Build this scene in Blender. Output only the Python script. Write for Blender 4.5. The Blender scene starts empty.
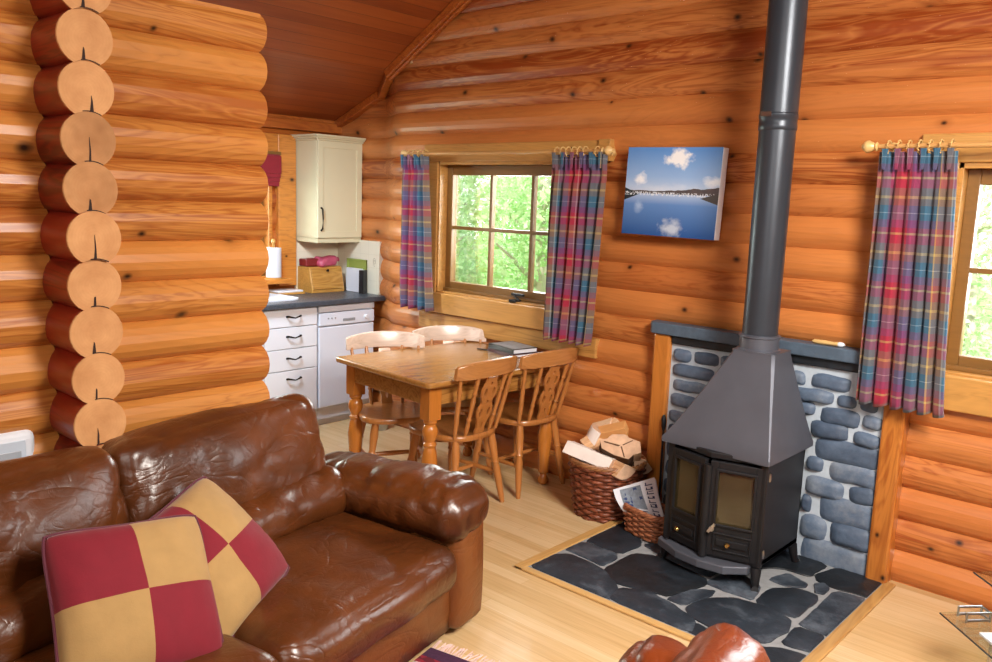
import bpy, bmesh, math, random
from math import sin, cos, pi, radians, sqrt
from mathutils import Vector, Matrix, noise
random.seed(7)
S = bpy.context.scene
COL = S.collection

# ------------------------------------------------------------------ helpers
class MB:
    """collects geometry, then links it as ONE mesh object"""
    def __init__(s): s.v = []; s.f = []; s.m = []; s.c = []; s.uv = {}
    def add(s, vs, fs, mi=0, M=None, col=None):
        o = len(s.v)
        for p in vs:
            p = Vector(p)
            s.v.append(M @ p if M else p)
        for f in fs:
            s.f.append(tuple(o + i for i in f)); s.m.append(mi); s.c.append(col if col is not None else .5)
        return s
    def box(s, c, d, mi=0, M=None, col=None, taper=None):
        x, y, z = d[0]/2, d[1]/2, d[2]/2
        t = taper or (1, 1)
        vs = [(-x,-y,-z),(x,-y,-z),(x,y,-z),(-x,y,-z),(-x*t[0],-y*t[1],z),(x*t[0],-y*t[1],z),(x*t[0],y*t[1],z),(-x*t[0],y*t[1],z)]
        vs = [(a+c[0], b+c[1], e+c[2]) for a, b, e in vs]
        return s.add(vs, [(3,2,1,0),(4,5,6,7),(0,1,5,4),(1,2,6,5),(2,3,7,6),(3,0,4,7)], mi, M, col)
    def bx(s, x0, x1, y0, y1, z0, z1, mi=0, M=None, col=None):
        return s.box(((x0+x1)/2, (y0+y1)/2, (z0+z1)/2), (abs(x1-x0), abs(y1-y0), abs(z1-z0)), mi, M, col)
    def lathe(s, prof, M=None, n=16, mi=0, col=None, caps=True):
        vs = []; fs = []
        for r, z in prof:
            for i in range(n):
                a = 2*pi*i/n
                vs.append((r*cos(a), r*sin(a), z))
        for k in range(len(prof)-1):
            for i in range(n):
                j = (i+1) % n
                fs.append((k*n+i, k*n+j, (k+1)*n+j, (k+1)*n+i))
        if caps:
            fs.append(tuple(range(n-1, -1, -1))); b = (len(prof)-1)*n
            fs.append(tuple(b+i for i in range(n)))
        return s.add(vs, fs, mi, M, col)
    def stick(s, p0, p1, prof, n=12, mi=0, col=None):
        """lathe along p0->p1; prof = [(r, t 0..1)]"""
        p0 = Vector(p0); p1 = Vector(p1); d = p1-p0; L = d.length
        q = Vector((0,0,1)).rotation_difference(d.normalized()).to_matrix().to_4x4()
        return s.lathe([(r, t*L) for r, t in prof], Matrix.Translation(p0) @ q, n, mi, col)
    def cyl(s, p0, p1, r0, r1=None, n=12, mi=0, col=None):
        return s.stick(p0, p1, [(r0, 0), (r1 if r1 is not None else r0, 1)], n, mi, col)
    def tube(s, pts, r, n=8, mi=0, closed=False, col=None):
        pts = [Vector(p) for p in pts]; vs = []; fs = []; N = len(pts)
        up = Vector((0,0,1))
        for i, p in enumerate(pts):
            a = pts[(i-1) % N] if (closed or i) else p
            b = pts[(i+1) % N] if (closed or i < N-1) else p
            t = (b-a).normalized()
            u = t.cross(up)
            if u.length < 1e-3: u = t.cross(Vector((1,0,0)))
            u.normalize(); w = u.cross(t)
            rr = r[i] if isinstance(r, (list, tuple)) else r
            for k in range(n):
                A = 2*pi*k/n
                vs.append(p + u*cos(A)*rr + w*sin(A)*rr)
        for i in range(N if closed else N-1):
            j = (i+1) % N
            for k in range(n):
                l = (k+1) % n
                fs.append((i*n+k, i*n+l, j*n+l, j*n+k))
        if not closed:
            fs.append(tuple(range(n-1, -1, -1))); fs.append(tuple((N-1)*n+k for k in range(n)))
        return s.add(vs, fs, mi, None, col)
    def prism(s, poly, z0, z1, M=None, mi=0, col=None):
        n = len(poly)
        vs = [(x, y, z0) for x, y in poly] + [(x, y, z1) for x, y in poly]
        fs = [tuple(range(n-1, -1, -1)), tuple(range(n, 2*n))] + [(i, (i+1) % n, n+(i+1) % n, n+i) for i in range(n)]
        return s.add(vs, fs, mi, M, col)
    def build(s, name, mats, parent=None, smooth=True, bevel=0, angle=40, seg=2):
        me = bpy.data.meshes.new(name)
        me.from_pydata([tuple(p) for p in s.v], [], s.f)
        if not isinstance(mats, (list, tuple)): mats = [mats]
        for m in mats: me.materials.append(m)
        me.polygons.foreach_set('material_index', s.m)
        if any(c != .5 for c in s.c):
            at = me.attributes.new('rnd', 'FLOAT', 'FACE'); at.data.foreach_set('value', s.c)
        if s.uv:
            l = me.uv_layers.new(name='UVMap')
            for lp in me.loops:
                l.data[lp.index].uv = s.uv.get(lp.vertex_index, (0, 0))
        me.update()
        bm = bmesh.new(); bm.from_mesh(me); bmesh.ops.recalc_face_normals(bm, faces=bm.faces); bm.to_mesh(me); bm.free()
        return link(name, me, parent, smooth, bevel, angle, seg)

def link(name, me, parent=None, smooth=True, bevel=0, angle=40, seg=2):
    o = bpy.data.objects.new(name, me); COL.objects.link(o)
    if parent: o.parent = parent
    if smooth:
        me.polygons.foreach_set('use_smooth', [True]*len(me.polygons))
        try: me.set_sharp_from_angle(angle=radians(angle))
        except Exception: pass
    if bevel:
        b = o.modifiers.new('Bevel', 'BEVEL'); b.width = bevel; b.segments = seg; b.limit_method = 'ANGLE'; b.angle_limit = radians(35)
        b.harden_normals = False
    return o
def tag(o, label=None, cat=None, group=None, kind=None):
    if label: o['label'] = label
    if cat: o['category'] = cat
    if group: o['group'] = group
    if kind: o['kind'] = kind
    return o
def thing(name, label, cat, loc=(0,0,0), rz=0, group=None):
    o = bpy.data.objects.new(name, None); COL.objects.link(o)
    o.location = loc; o.rotation_euler = (0, 0, rz); o.empty_display_size = .1
    return tag(o, label, cat, group)
def struct(o): return tag(o, kind='structure')
def copy_tree(o, parent=None, name=None):
    c = o.copy(); COL.objects.link(c); c.parent = parent
    for ch in list(o.children): copy_tree(ch, c)
    return c
def T(x, y, z): return Matrix.Translation((x, y, z))
def RZ(a): return Matrix.Rotation(a, 4, 'Z')
def RX(a): return Matrix.Rotation(a, 4, 'X')
def RY(a): return Matrix.Rotation(a, 4, 'Y')

# ------------------------------------------------------------------ materials
class NT:
    def __init__(s, name):
        s.mat = bpy.data.materials.new(name); s.mat.use_nodes = True
        s.nt = s.mat.node_tree; s.nt.nodes.clear()
        s.out = s.nt.nodes.new('ShaderNodeOutputMaterial')
    def n(s, t, ins=None, **p):
        nd = s.nt.nodes.new(t)
        for k, v in p.items(): setattr(nd, k, v)
        for k, v in (ins or {}).items():
            if isinstance(v, bpy.types.NodeSocket): s.nt.links.new(v, nd.inputs[k])
            else: nd.inputs[k].default_value = v
        return nd
    def math(s, op, a, b=0.0, c=0.0, clamp=False):
        return s.n('ShaderNodeMath', {0: a, 1: b, 2: c}, operation=op, use_clamp=clamp).outputs[0]
    def mix(s, f, a, b, mode='MIX'):
        nd = s.n('ShaderNodeMix', None, data_type='RGBA', blend_type=mode)
        for i, v in ((0, f), (6, a), (7, b)):
            if isinstance(v, bpy.types.NodeSocket): s.nt.links.new(v, nd.inputs[i])
            else: nd.inputs[i].default_value = v if i == 0 else rgb(v)
        return nd.outputs[2]
    def ramp(s, f, stops, interp='LINEAR'):
        nd = s.n('ShaderNodeValToRGB', {0: f}); cr = nd.color_ramp; cr.interpolation = interp
        while len(cr.elements) < len(stops): cr.elements.new(.5)
        for e, (p, c) in zip(cr.elements, stops): e.position = p; e.color = rgb(c)
        return nd.outputs[0]
    def noise(s, vec, scale, detail=3, rough=.55, dist=0):
        return s.n('ShaderNodeTexNoise', {'Vector': vec, 'Scale': scale, 'Detail': detail, 'Roughness': rough, 'Distortion': dist}).outputs[0]
    def mapping(s, vec, sc=(1,1,1), loc=(0,0,0), rot=(0,0,0)):
        return s.n('ShaderNodeMapping', {'Vector': vec, 'Scale': sc, 'Location': loc, 'Rotation': rot}).outputs[0]
    def bsdf(s, color, rough=.5, metal=0, bump=None, bdist=.01, bstr=.5, coat=0, sheen=0, spec=.5, trans=0, emis=None, estr=0, coatr=.1):
        ins = {'Base Color': color if isinstance(color, bpy.types.NodeSocket) else rgb(color), 'Roughness': rough, 'Metallic': metal,
               'Coat Weight': coat, 'Coat Roughness': coatr, 'Sheen Weight': sheen, 'Specular IOR Level': spec, 'Transmission Weight': trans}
        if bump is not None:
            ins['Normal'] = s.n('ShaderNodeBump', {'Height': bump, 'Distance': bdist, 'Strength': bstr}).outputs[0]
        if emis is not None:
            ins['Emission Color'] = emis if isinstance(emis, bpy.types.NodeSocket) else rgb(emis); ins['Emission Strength'] = estr
        b = s.n('ShaderNodeBsdfPrincipled', ins)
        s.nt.links.new(b.outputs[0], s.out.inputs[0]); return s.mat
    def obj(s): return s.n('ShaderNodeTexCoord').outputs['Object']
    def uv(s): return s.n('ShaderNodeTexCoord').outputs['UV']
    def attr(s, name): return s.n('ShaderNodeAttribute', None, attribute_name=name).outputs['Fac']
def lin(c): return c/12.92 if c <= .04045 else ((c+.055)/1.055)**2.4
def rgb(c):
    if isinstance(c, str):
        c = c.lstrip('#'); return tuple(lin(int(c[i:i+2], 16)/255) for i in (0, 2, 4)) + (1,)
    return tuple(c) + ((1,) if len(c) == 3 else ())
def mul(c, k):
    r = rgb(c); return (r[0]*k, r[1]*k, r[2]*k)

def plain(name, c, rough=.5, metal=0, noise_amt=.12, nscale=8, **k):
    t = NT(name); o = t.obj()
    f = t.noise(o, nscale, 4)
    col = t.mix(f, mul(c, 1-noise_amt), mul(c, 1+noise_amt))
    return t.bsdf(col, rough, metal, **k)

def wood(name, light, dark, axis='X', knots=True, rough=.38, grain=1.0, spec=.5, coat=0.15, knotscale=2.7, red=None, var=.5):
    """varnished pine: streaky grain along one axis, per-log tone, dark round knots"""
    t = NT(name); o = t.obj()
    rnd = t.attr('rnd')
    off = t.n('ShaderNodeCombineXYZ', {0: t.math('MULTIPLY', rnd, 37.0), 1: t.math('MULTIPLY', rnd, 11.0), 2: t.math('MULTIPLY', rnd, 5.0)}).outputs[0]
    v = t.n('ShaderNodeVectorMath', {0: o, 1: off}, operation='ADD').outputs[0]
    sc = {'X': (1.2, 26, 26), 'Y': (26, 1.2, 26), 'Z': (26, 26, 1.2)}[axis]
    g1 = t.noise(t.mapping(v, sc), 1.0*grain, 5, .65, .9)
    sc2 = {'X': (.9, 7, 7), 'Y': (7, .9, 7), 'Z': (7, 7, .9)}[axis]
    g2 = t.noise(t.mapping(v, sc2), 1.0*grain, 3, .5, 1.6)
    wv = t.math('FRACT', t.math('MULTIPLY', g2, 9.0))
    wv = t.math('MULTIPLY', t.math('ABSOLUTE', t.math('SUBTRACT', wv, .5)), 2.0)
    f = t.math('ADD', t.math('MULTIPLY', g1, .7), t.math('MULTIPLY', wv, .28))
    f = t.math('ADD', f, t.math('MULTIPLY', t.math('SUBTRACT', rnd, .5), var))
    col = t.ramp(f, [(.2, light), (.5, mul(light, .86)), (.78, dark)])
    if red: col = t.mix(t.math('MULTIPLY', t.noise(v, .7, 2), .6), col, red)
    if knots:
        so = t.n('ShaderNodeSeparateXYZ', {0: v}).outputs
        pa, pb = {'X': (0, 2), 'Y': (1, 2), 'Z': (2, 0)}[axis]
        kv = t.n('ShaderNodeCombineXYZ', {0: t.math('MULTIPLY', so[pa], knotscale*.75), 1: t.math('MULTIPLY', so[pb], knotscale), 2: 0}).outputs[0]
        vo = t.n('ShaderNodeTexVoronoi', {'Vector': kv, 'Scale': 1.0}, feature='F1', voronoi_dimensions='2D')
        keep = t.math('GREATER_THAN', t.n('ShaderNodeSeparateColor', {0: vo.outputs['Color']}).outputs[0], .12)
        sz = t.math('ADD', .02, t.math('MULTIPLY', t.n('ShaderNodeSeparateColor', {0: vo.outputs['Color']}).outputs[1], .03))
        d = t.math('DIVIDE', vo.outputs['Distance'], sz)
        core = t.math('MULTIPLY', t.math('SUBTRACT', 1.25, d, clamp=True), keep, clamp=True)
        halo = t.math('MULTIPLY', t.math('MULTIPLY', t.math('SUBTRACT', 1, t.math('MULTIPLY', d, .3), clamp=True), keep), .45)
        col = t.mix(halo, col, mul(dark, .75))
        col = t.mix(core, col, '#2a1206')
    return t.bsdf(col, rough, bump=g1, bdist=.004, bstr=.25, coat=coat, spec=spec, coatr=.2)

LOG_L, LOG_D = '#d98f45', '#a85a22'
M_logx = wood('pine_logs_along_x', '#d28848', '#853c13', 'X', red='#a5481b')
M_logy = wood('pine_logs_along_y', '#d99448', '#9a541f', 'Y', red='#bd6c2c', knotscale=2.1)
M_logk = wood('pine_logs_kitchen', '#c9762f', '#94461a', 'Y', red='#9c441c')
M_ceil = None
def ceil_mat():
    t = NT('ceiling_boards'); o = t.obj()
    sp = t.n('ShaderNodeSeparateXYZ', {0: o}).outputs
    k = t.math('DIVIDE', sp[0], .078)
    fr = t.math('FRACT', k); row = t.math('FLOOR', k)
    gr = t.math('LESS_THAN', t.math('ABSOLUTE', t.math('SUBTRACT', fr, .5)), .465)
    rn = t.n('ShaderNodeTexWhiteNoise', {1: row}, noise_dimensions='1D').outputs[0]
    g = t.noise(t.mapping(o, (40, 1.6, 1)), 1, 4)
    f = t.math('ADD', t.math('MULTIPLY', rn, .35), t.math('MULTIPLY', g, .6))
    col = t.ramp(f, [(.2, '#a85826'), (.75, '#843c18')])
    col = t.mix(t.math('MULTIPLY', t.math('SUBTRACT', 1, gr), .55), col, '#5a2610')
    return t.bsdf(col, .42, bump=gr, bdist=.004, bstr=.6, coat=.1)
M_ceil = ceil_mat()
M_trimwood = wood('pine_casing', '#c8924e', '#94602a', 'X', rough=.35, knotscale=3)
M_trimy = wood('pine_casing_y', '#d98c3c', '#b0662a', 'Y', rough=.35)
M_post = wood('pine_post', '#c67a34', '#98501c', 'Z', rough=.3, knotscale=2.6)
M_sash = wood('window_sash_wood', '#805a2a', '#563a16', 'X', knots=False, rough=.4)
M_table = wood('honey_pine_table', '#b07a3c', '#7d4c1e', 'Y', rough=.22, coat=.4, knotscale=2.5, var=.25)
M_tabley = wood('honey_pine_legs', '#b8702c', '#864818', 'Z', knots=False, rough=.25, coat=.3)
M_chair = wood('honey_beech_chair', '#b07038', '#7c4618', 'Z', knots=False, rough=.28, coat=.3)
M_crestsheen = wood('crest_sheen_tint', '#dcc2ae', '#b8957c', 'Y', knots=False, rough=.22, coat=.5)  # reflected sheen on the kitchen-side chair crests, put into the wood colour
M_chaircrest = wood('honey_beech_crest', '#b67a44', '#86501f', 'Y', knots=False, rough=.2, coat=.5)
M_edge = wood('hearth_edging', '#cda468', '#a87a42', 'X', knots=False)
M_edgey = wood('hearth_edging_y', '#c79a5c', '#a07038', 'Y', knots=False)
M_dark = plain('dark_groove', '#2a1408', .8)

def endgrain_mat():
    t = NT('log_end_grain'); o = t.obj()
    rnd = t.attr('rnd')
    n1 = t.noise(o, 14, 4); n2 = t.noise(o, 5, 3)
    col = t.ramp(n1, [(.25, '#d39c66'), (.75, '#b87f4c')])
    sp = t.n('ShaderNodeSeparateXYZ', {0: o}).outputs
    z = t.math('SUBTRACT', t.math('FRACT', t.math('DIVIDE', t.math('SUBTRACT', sp[2], .842), .15)), .5)
    y = t.math('DIVIDE', t.math('SUBTRACT', sp[1], 1.078), .15)
    r = t.math('SQRT', t.math('ADD', t.math('MULTIPLY', z, z), t.math('MULTIPLY', y, y)))
    r = t.math('ADD', r, t.math('MULTIPLY', n2, .08))
    ring = t.math('ABSOLUTE', t.math('SUBTRACT', t.math('FRACT', t.math('MULTIPLY', r, 16)), .5))
    col = t.mix(t.math('MULTIPLY', ring, .16), col, '#a5652f')
    stain = t.math('MULTIPLY', t.math('GREATER_THAN', rnd, .75), t.math('MULTIPLY', t.math('SUBTRACT', n2, .38, clamp=True), 2.6, clamp=True))
    col = t.mix(stain, col, '#8a5a2e')
    return t.bsdf(col, .75, bump=n1, bdist=.003, bstr=.3)
M_end = endgrain_mat()
M_stub = wood('stub_log_shade', '#8c2412', '#5a1208', 'X', knots=False, rough=.4)  # shade on the log flanks put into the colour, darker and redder

def floor_mat():
    t = NT('laminate_floor'); o = t.obj()
    br = t.n('ShaderNodeTexBrick', {'Vector': o, 'Scale': 1.0, 'Mortar Size': .0012, 'Mortar Smooth': .2, 'Brick Width': 1.1, 'Row Height': .065,
                                    'Color1': (0, 0, 0, 1), 'Color2': (1, 1, 1, 1), 'Mortar': (.5, .5, .5, 1)}, offset=.37)
    g = t.noise(t.mapping(o, (2.0, 55, 1)), 1, 5, .65, .4)
    f = t.math('ADD', t.math('MULTIPLY', t.n('ShaderNodeSeparateColor', {0: br.outputs[0]}).outputs[0], .3), t.math('MULTIPLY', g, .7))
    col = t.ramp(f, [(.2, '#dcc198'), (.55, '#cdab7a'), (.85, '#b48e5a')])
    col = t.mix(t.math('MULTIPLY', br.outputs[1], .35), col, '#8f6a38')
    return t.bsdf(col, .33, bump=g, bdist=.001, bstr=.1, coat=.15)
M_floor = floor_mat()

def leather(name, base, dark, rough=.3):
    t = NT(name); o = t.obj()
    n1 = t.noise(o, 3.0, 4, .6, .6)
    n2 = t.noise(o, 9.0, 5, .6, 1.2)
    fine = t.n('ShaderNodeTexVoronoi', {'Vector': o, 'Scale': 260}).outputs['Distance']
    col = t.ramp(n1, [(.25, dark), (.7, base)])
    cr = t.math('ABSOLUTE', t.math('SUBTRACT', t.noise(t.mapping(o, (1.5, 1.0, 1.9), rot=(.6, .3, .2)), 4.0, 2, .5, 1.4), .5))
    cr = t.math('POWER', t.math('SUBTRACT', 1.0, t.math('MULTIPLY', cr, 2.0), clamp=True), 9.0)
    cr2 = t.math('ABSOLUTE', t.math('SUBTRACT', t.noise(t.mapping(o, (2.5, 1.2, 1.6), rot=(-.5, .2, .9)), 9.0, 2, .5, 1.0), .5))
    cr2 = t.math('POWER', t.math('SUBTRACT', 1.0, t.math('MULTIPLY', cr2, 2.0), clamp=True), 12.0)
    h = t.math('ADD', t.math('MULTIPLY', n2, .55), t.math('MULTIPLY', fine, .03))
    h = t.math('SUBTRACT', h, t.math('ADD', t.math('MULTIPLY', cr, .30), t.math('MULTIPLY', cr2, .10)))
    r = t.math('ADD', rough-.06, t.math('MULTIPLY', n2, .14))
    return t.bsdf(col, r, bump=h, bdist=.012, bstr=.38, coat=.2, coatr=.22, spec=.55)
M_leather = leather('brown_leather', '#643413', '#3a1c0a', .31)
M_leather_arm = leather('tan_leather', '#7d4519', '#613412', .42)
M_leather2 = leather('chestnut_leather', '#7a3410', '#4e1d0a', .34)
M_sofafoot = plain('sofa_underside', '#2a160c', .8)  # dark brown of the sofa feet

def velvet(name, c):
    t = NT(name); o = t.obj()
    n = t.noise(o, 18, 4); n2 = t.noise(o, 300, 2)
    col = t.mix(n, mul(c, .82), mul(c, 1.12))
    return t.bsdf(col, .85, bump=t.math('ADD', n, t.math('MULTIPLY', n2, .2)), bdist=.006, bstr=.3, sheen=.12)
M_red = velvet('crimson_velvet', '#7a0a1f'); M_gold = velvet('gold_velvet', '#a98550'); M_pipe = velvet('plum_piping', '#5a2030')

def tartan_mat():
    t = NT('tartan_cloth'); uv = t.uv()
    sp = t.n('ShaderNodeSeparateXYZ', {0: uv}).outputs
    red, pur, blu, tan, yel, pale = '#a0203a', '#6e3a66', '#36607a', '#786052', '#b89e5c', '#94a4ac'
    setu = [(0, red), (.17, '#c58a90'), (.185, red), (.24, pur), (.36, blu), (.62, yel), (.635, tan), (.80, pale), (.815, blu), (.93, pur)]
    setv = [(0, red), (.09, yel), (.13, red), (.22, pur), (.36, blu), (.475, pale), (.49, blu), (.62, tan), (.74, yel), (.79, tan), (.93, red)]
    def rep(x, per, off, sett):
        return t.ramp(t.math('FRACT', t.math('ADD', t.math('DIVIDE', x, per), off)), sett, 'CONSTANT')
    a = rep(sp[0], .40, .0, setu); b = rep(sp[1], .235, .32, setv)
    tw = t.math('FRACT', t.math('MULTIPLY', t.math('ADD', sp[0], sp[1]), 160))
    f = t.math('ADD', .42, t.math('MULTIPLY', t.math('GREATER_THAN', tw, .5), .14))
    col = t.mix(f, a, b)
    b1 = t.n('ShaderNodeBsdfPrincipled', {'Base Color': col, 'Roughness': .9, 'Sheen Weight': .2})
    tr = t.n('ShaderNodeBsdfTranslucent', {'Color': col})
    mx = t.n('ShaderNodeMixShader', {0: .10, 1: b1.outputs[0], 2: tr.outputs[0]})
    t.nt.links.new(mx.outputs[0], t.out.inputs[0]); return t.mat
M_tartan = tartan_mat()

def glass_mat(name='window_glass', tint=(1,1,1), refl=.08):
    t = NT(name)
    tr = t.n('ShaderNodeBsdfTransparent', {0: rgb(tint)}); gl = t.n('ShaderNodeBsdfGlossy', {'Roughness': .02})
    fr = t.n('ShaderNodeFresnel', {'IOR': 1.45})
    mx = t.n('ShaderNodeMixShader', {0: t.math('MULTIPLY', fr.outputs[0], refl*8), 1: tr.outputs[0], 2: gl.outputs[0]})
    t.nt.links.new(mx.outputs[0], t.out.inputs[0]); return t.mat
M_glass = glass_mat()
M_glass2 = glass_mat('shelf_glass', (.93, .97, .95), .06)

def slate_mat(name, a, b, c, scale=5, rough=.55):
    t = NT(name); o = t.obj(); rnd = t.attr('rnd')
    off = t.n('ShaderNodeCombineXYZ', {0: t.math('MULTIPLY', rnd, 17.0), 1: t.math('MULTIPLY', rnd, 9.0), 2: 0}).outputs[0]
    v = t.n('ShaderNodeVectorMath', {0: o, 1: off}, operation='ADD').outputs[0]
    n1 = t.noise(v, scale, 6, .6, .6); n2 = t.noise(v, scale*6, 5, .65)
    f = t.math('ADD', t.math('MULTIPLY', n1, .55), t.math('ADD', t.math('MULTIPLY', n2, .3), t.math('MULTIPLY', t.math('SUBTRACT', rnd, .5), .3)))
    col = t.ramp(f, [(.25, a), (.5, b), (.72, c)])
    return t.bsdf(col, rough, bump=t.math('ADD', n1, t.math('MULTIPLY', n2, .4)), bdist=.012, bstr=.5)
M_wallstone = slate_mat('blue_grey_fieldstone', '#3e4c60', '#5c6c82', '#8a929c')
M_flag = slate_mat('dark_slate_flagstone', '#12161b', '#2a323c', '#626b76', 6, .5)
M_mortar = plain('pale_mortar', '#b4bfca', .9, nscale=30, noise_amt=.2)
M_mortar2 = plain('hearth_mortar', '#8c8e90', .9, nscale=30, noise_amt=.25)
M_mantel = slate_mat('slate_mantel', '#4c5b6b', '#64788c', '#8296a8', 4, .5)
M_iron = plain('matt_black_iron', '#232326', .42, .4, nscale=20, noise_amt=.3)
M_hood = plain('stove_hood_metal', '#5c5f69', .42, .4, nscale=6, noise_amt=.2, coat=.05)
M_pipe_m = plain('flue_enamel', '#3c4149', .34, .4, nscale=12, noise_amt=.12)
M_brass = plain('brass', '#c9a866', .25, 1.0)
M_white = plain('white_paint', '#e0e3ea', .35, nscale=3, noise_amt=.03)
M_appl = plain('appliance_white', '#d6dce8', .3, nscale=3, noise_amt=.03)
M_cream = plain('cream_cabinet_paint', '#d6d0ae', .35, nscale=3, noise_amt=.03)
M_bronze = plain('dark_bronze', '#2a2420', .4, .7)
M_steel = plain('brushed_steel', '#b9bcc0', .28, 1.0)
M_rod = wood('curtain_rod_wood', '#c8965a', '#a87238', 'X', knots=False, rough=.35)
M_pale = wood('pale_turned_wood', '#dcb474', '#b88a4a', 'X', knots=False, rough=.35)
M_breadbin = wood('bread_bin_wood', '#cf9a4c', '#a87430', 'Y', knots=False, rough=.35)
M_split = None
def split_mat():
    t = NT('split_firewood'); o = t.obj(); rnd = t.attr('rnd')
    g = t.noise(t.mapping(o, (6, 60, 60)), 1, 5, .65, .5)
    f = t.math('ADD', g, t.math('MULTIPLY', t.math('SUBTRACT', rnd, .5), .5))
    return t.bsdf(t.ramp(f, [(.25, '#e3c09c'), (.6, '#cfa176'), (.85, '#a97248')]), .8, bump=g, bdist=.006, bstr=.5)
M_split = split_mat()
M_bark = plain('rough_bark', '#5b3f2a', .9, nscale=25, noise_amt=.5, bump=None)
M_splitend = plain('sawn_end', '#c9a284', .85, nscale=22, noise_amt=.4)
M_splito = plain('orange_sawn_block', '#d79a5c', .75, nscale=20, noise_amt=.15)
M_birch = plain('pale_birch_bark', '#e8dcd4', .75, nscale=14, noise_amt=.15)
def wicker_mat(name, a, b):
    t = NT(name); o = t.obj()
    n = t.noise(o, 40, 4); 
    return t.bsdf(t.ramp(n, [(.3, a), (.7, b)]), .5, bump=n, bdist=.002, bstr=.4)
M_wick = wicker_mat('brown_wicker', '#8c4a2e', '#552818'); M_wick2 = wicker_mat('red_brown_wicker', '#b0704c', '#7c4830')
M_wicklight = wicker_mat('pale_wicker', '#a8764c', '#7c4e2c')
M_paper = plain('newsprint', '#d8dae2', .85, nscale=20, noise_amt=.06)
M_ink = plain('blue_black_print', '#2c3c66', .85); M_ink2 = plain('grey_print', '#77808c', .85, nscale=60, noise_amt=.5)
M_counter = slate_mat('dark_speckled_worktop', '#3f464f', '#59626c', '#7a828c', 30, .3)
M_tile = None
def tile_mat():
    t = NT('cream_tile'); o = t.obj()
    sp = t.n('ShaderNodeSeparateXYZ', {0: o}).outputs
    def line(x, per): return t.math('LESS_THAN', t.math('FRACT', t.math('DIVIDE', x, per)), .025)
    g = t.math('MAXIMUM', line(t.math('ADD', sp[0], 10.0), .1), line(t.math('ADD', t.math('SUBTRACT', sp[2], .931), 10.0), .1))
    return t.bsdf(t.mix(t.math('MULTIPLY', g, .5), '#e4dcc6', '#c9bfa6'), .25)
M_tile = tile_mat()

# ------------------------------------------------------------------ setting
BY = 3.953           # seam plane of the back wall
PITCH = .15
def log_profile(z, z0, pitch, bulge):
    t = ((z - z0)/pitch) % 1.0
    r = (bulge**2 + (pitch/2)**2)/(2*bulge)
    d = (t-.5)*pitch
    return sqrt(max(r*r - d*d, 0)) - (r - bulge)
def zsamples(zlo, zhi, z0, pitch, extra=(), n=8):
    k0 = math.floor((zlo-z0)/pitch); zs = set()
    k = k0
    while z0 + k*pitch < zhi + pitch:
        for i in range(n):
            # denser near the seams
            t = (1-cos(pi*i/n))/2
            zs.add(round(z0 + (k+t)*pitch, 5))
        k += 1
    zs = {z for z in zs if zlo < z < zhi} | {zlo, zhi} | set(extra)
    return sorted(zs)
ENDK = .14
def log_wall(name, mat, p2w, a0, a1, zlo, zhi, z0, pitch=PITCH, bulge=.034, openings=(), clip=None, round_ends=(False, False), thick=.1):
    """p2w(a, depth, z) -> world; depth>0 bulges into the room"""
    extra = [z for o in openings for z in (o[2], o[3])]
    zs = zsamples(zlo, zhi, z0, pitch, extra)
    mb = MB()
    rows = {}
    for za, zb in zip(zs[:-1], zs[1:]):
        zm = (za+zb)/2
        row = math.floor((zm-z0)/pitch)
        if row not in rows: rows[row] = random.random()
        ints = [(a0, a1)]
        for o in openings:
            if o[2] <= zm <= o[3]:
                nx = []
                for s_, e_ in ints:
                    if o[0] > s_: nx.append((s_, min(e_, o[0])))
                    if o[1] < e_: nx.append((max(s_, o[1]), e_))
                ints = [i for i in nx if i[1]-i[0] > 1e-4]
        for s_, e_ in ints:
            if clip:
                lo, hi = clip(zm); s_ = max(s_, lo); e_ = min(e_, hi)
                if e_ - s_ < .01: continue
            da, db = log_profile(za+1e-6, z0, pitch, bulge), log_profile(zb-1e-6, z0, pitch, bulge)
            n = max(1, int((e_-s_)/.14))
            xs = [s_ + (e_-s_)*i/n for i in range(n+1)]
            if name == 'wall_back': xs = sorted([x for x in xs if not (-4.9 < x < -4.5)] + [x for x in (-4.84, -4.70, -4.56) if s_ < x < e_]); n = len(xs)-1
            def wob(x, r): return .006*noise.noise(Vector((x*.9, r*3.7, 1.3)))
            R = .5
            def ends(x, d):
                return x
            vs = []
            for z_, d_ in ((za, da), (zb, db)):
                for i, x in enumerate(xs):
                    dd = d_ + wob(x, row)*min(1.0, d_/bulge*1.6)
                    xx = x
                    if round_ends[0] and i == 0 and abs(x-a0) < 1e-6: xx = x + (bulge - d_)*ENDK; dd = d_
                    if round_ends[1] and i == n and abs(x-a1) < 1e-6: xx = x - (bulge - d_)*ENDK; dd = d_
                    vs.append(p2w(xx, dd, z_))
            m = n+1
            mb.add(vs, [(i, i+1, m+i+1, m+i) for i in range(n)], 0, None, rows[row])
            # end returns
            for k, x in ((0, s_), (1, e_)):
                i = 0 if k == 0 else n
                va, vb = vs[i], vs[m+i]
                ba = list(p2w(x, -thick, za)); bb = list(p2w(x, -thick, zb))
                xa = x
                mb.add([va, vb, bb, ba], [(0, 1, 2, 3)], 0, None, rows[row])
    # outer skin
    return mb

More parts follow.
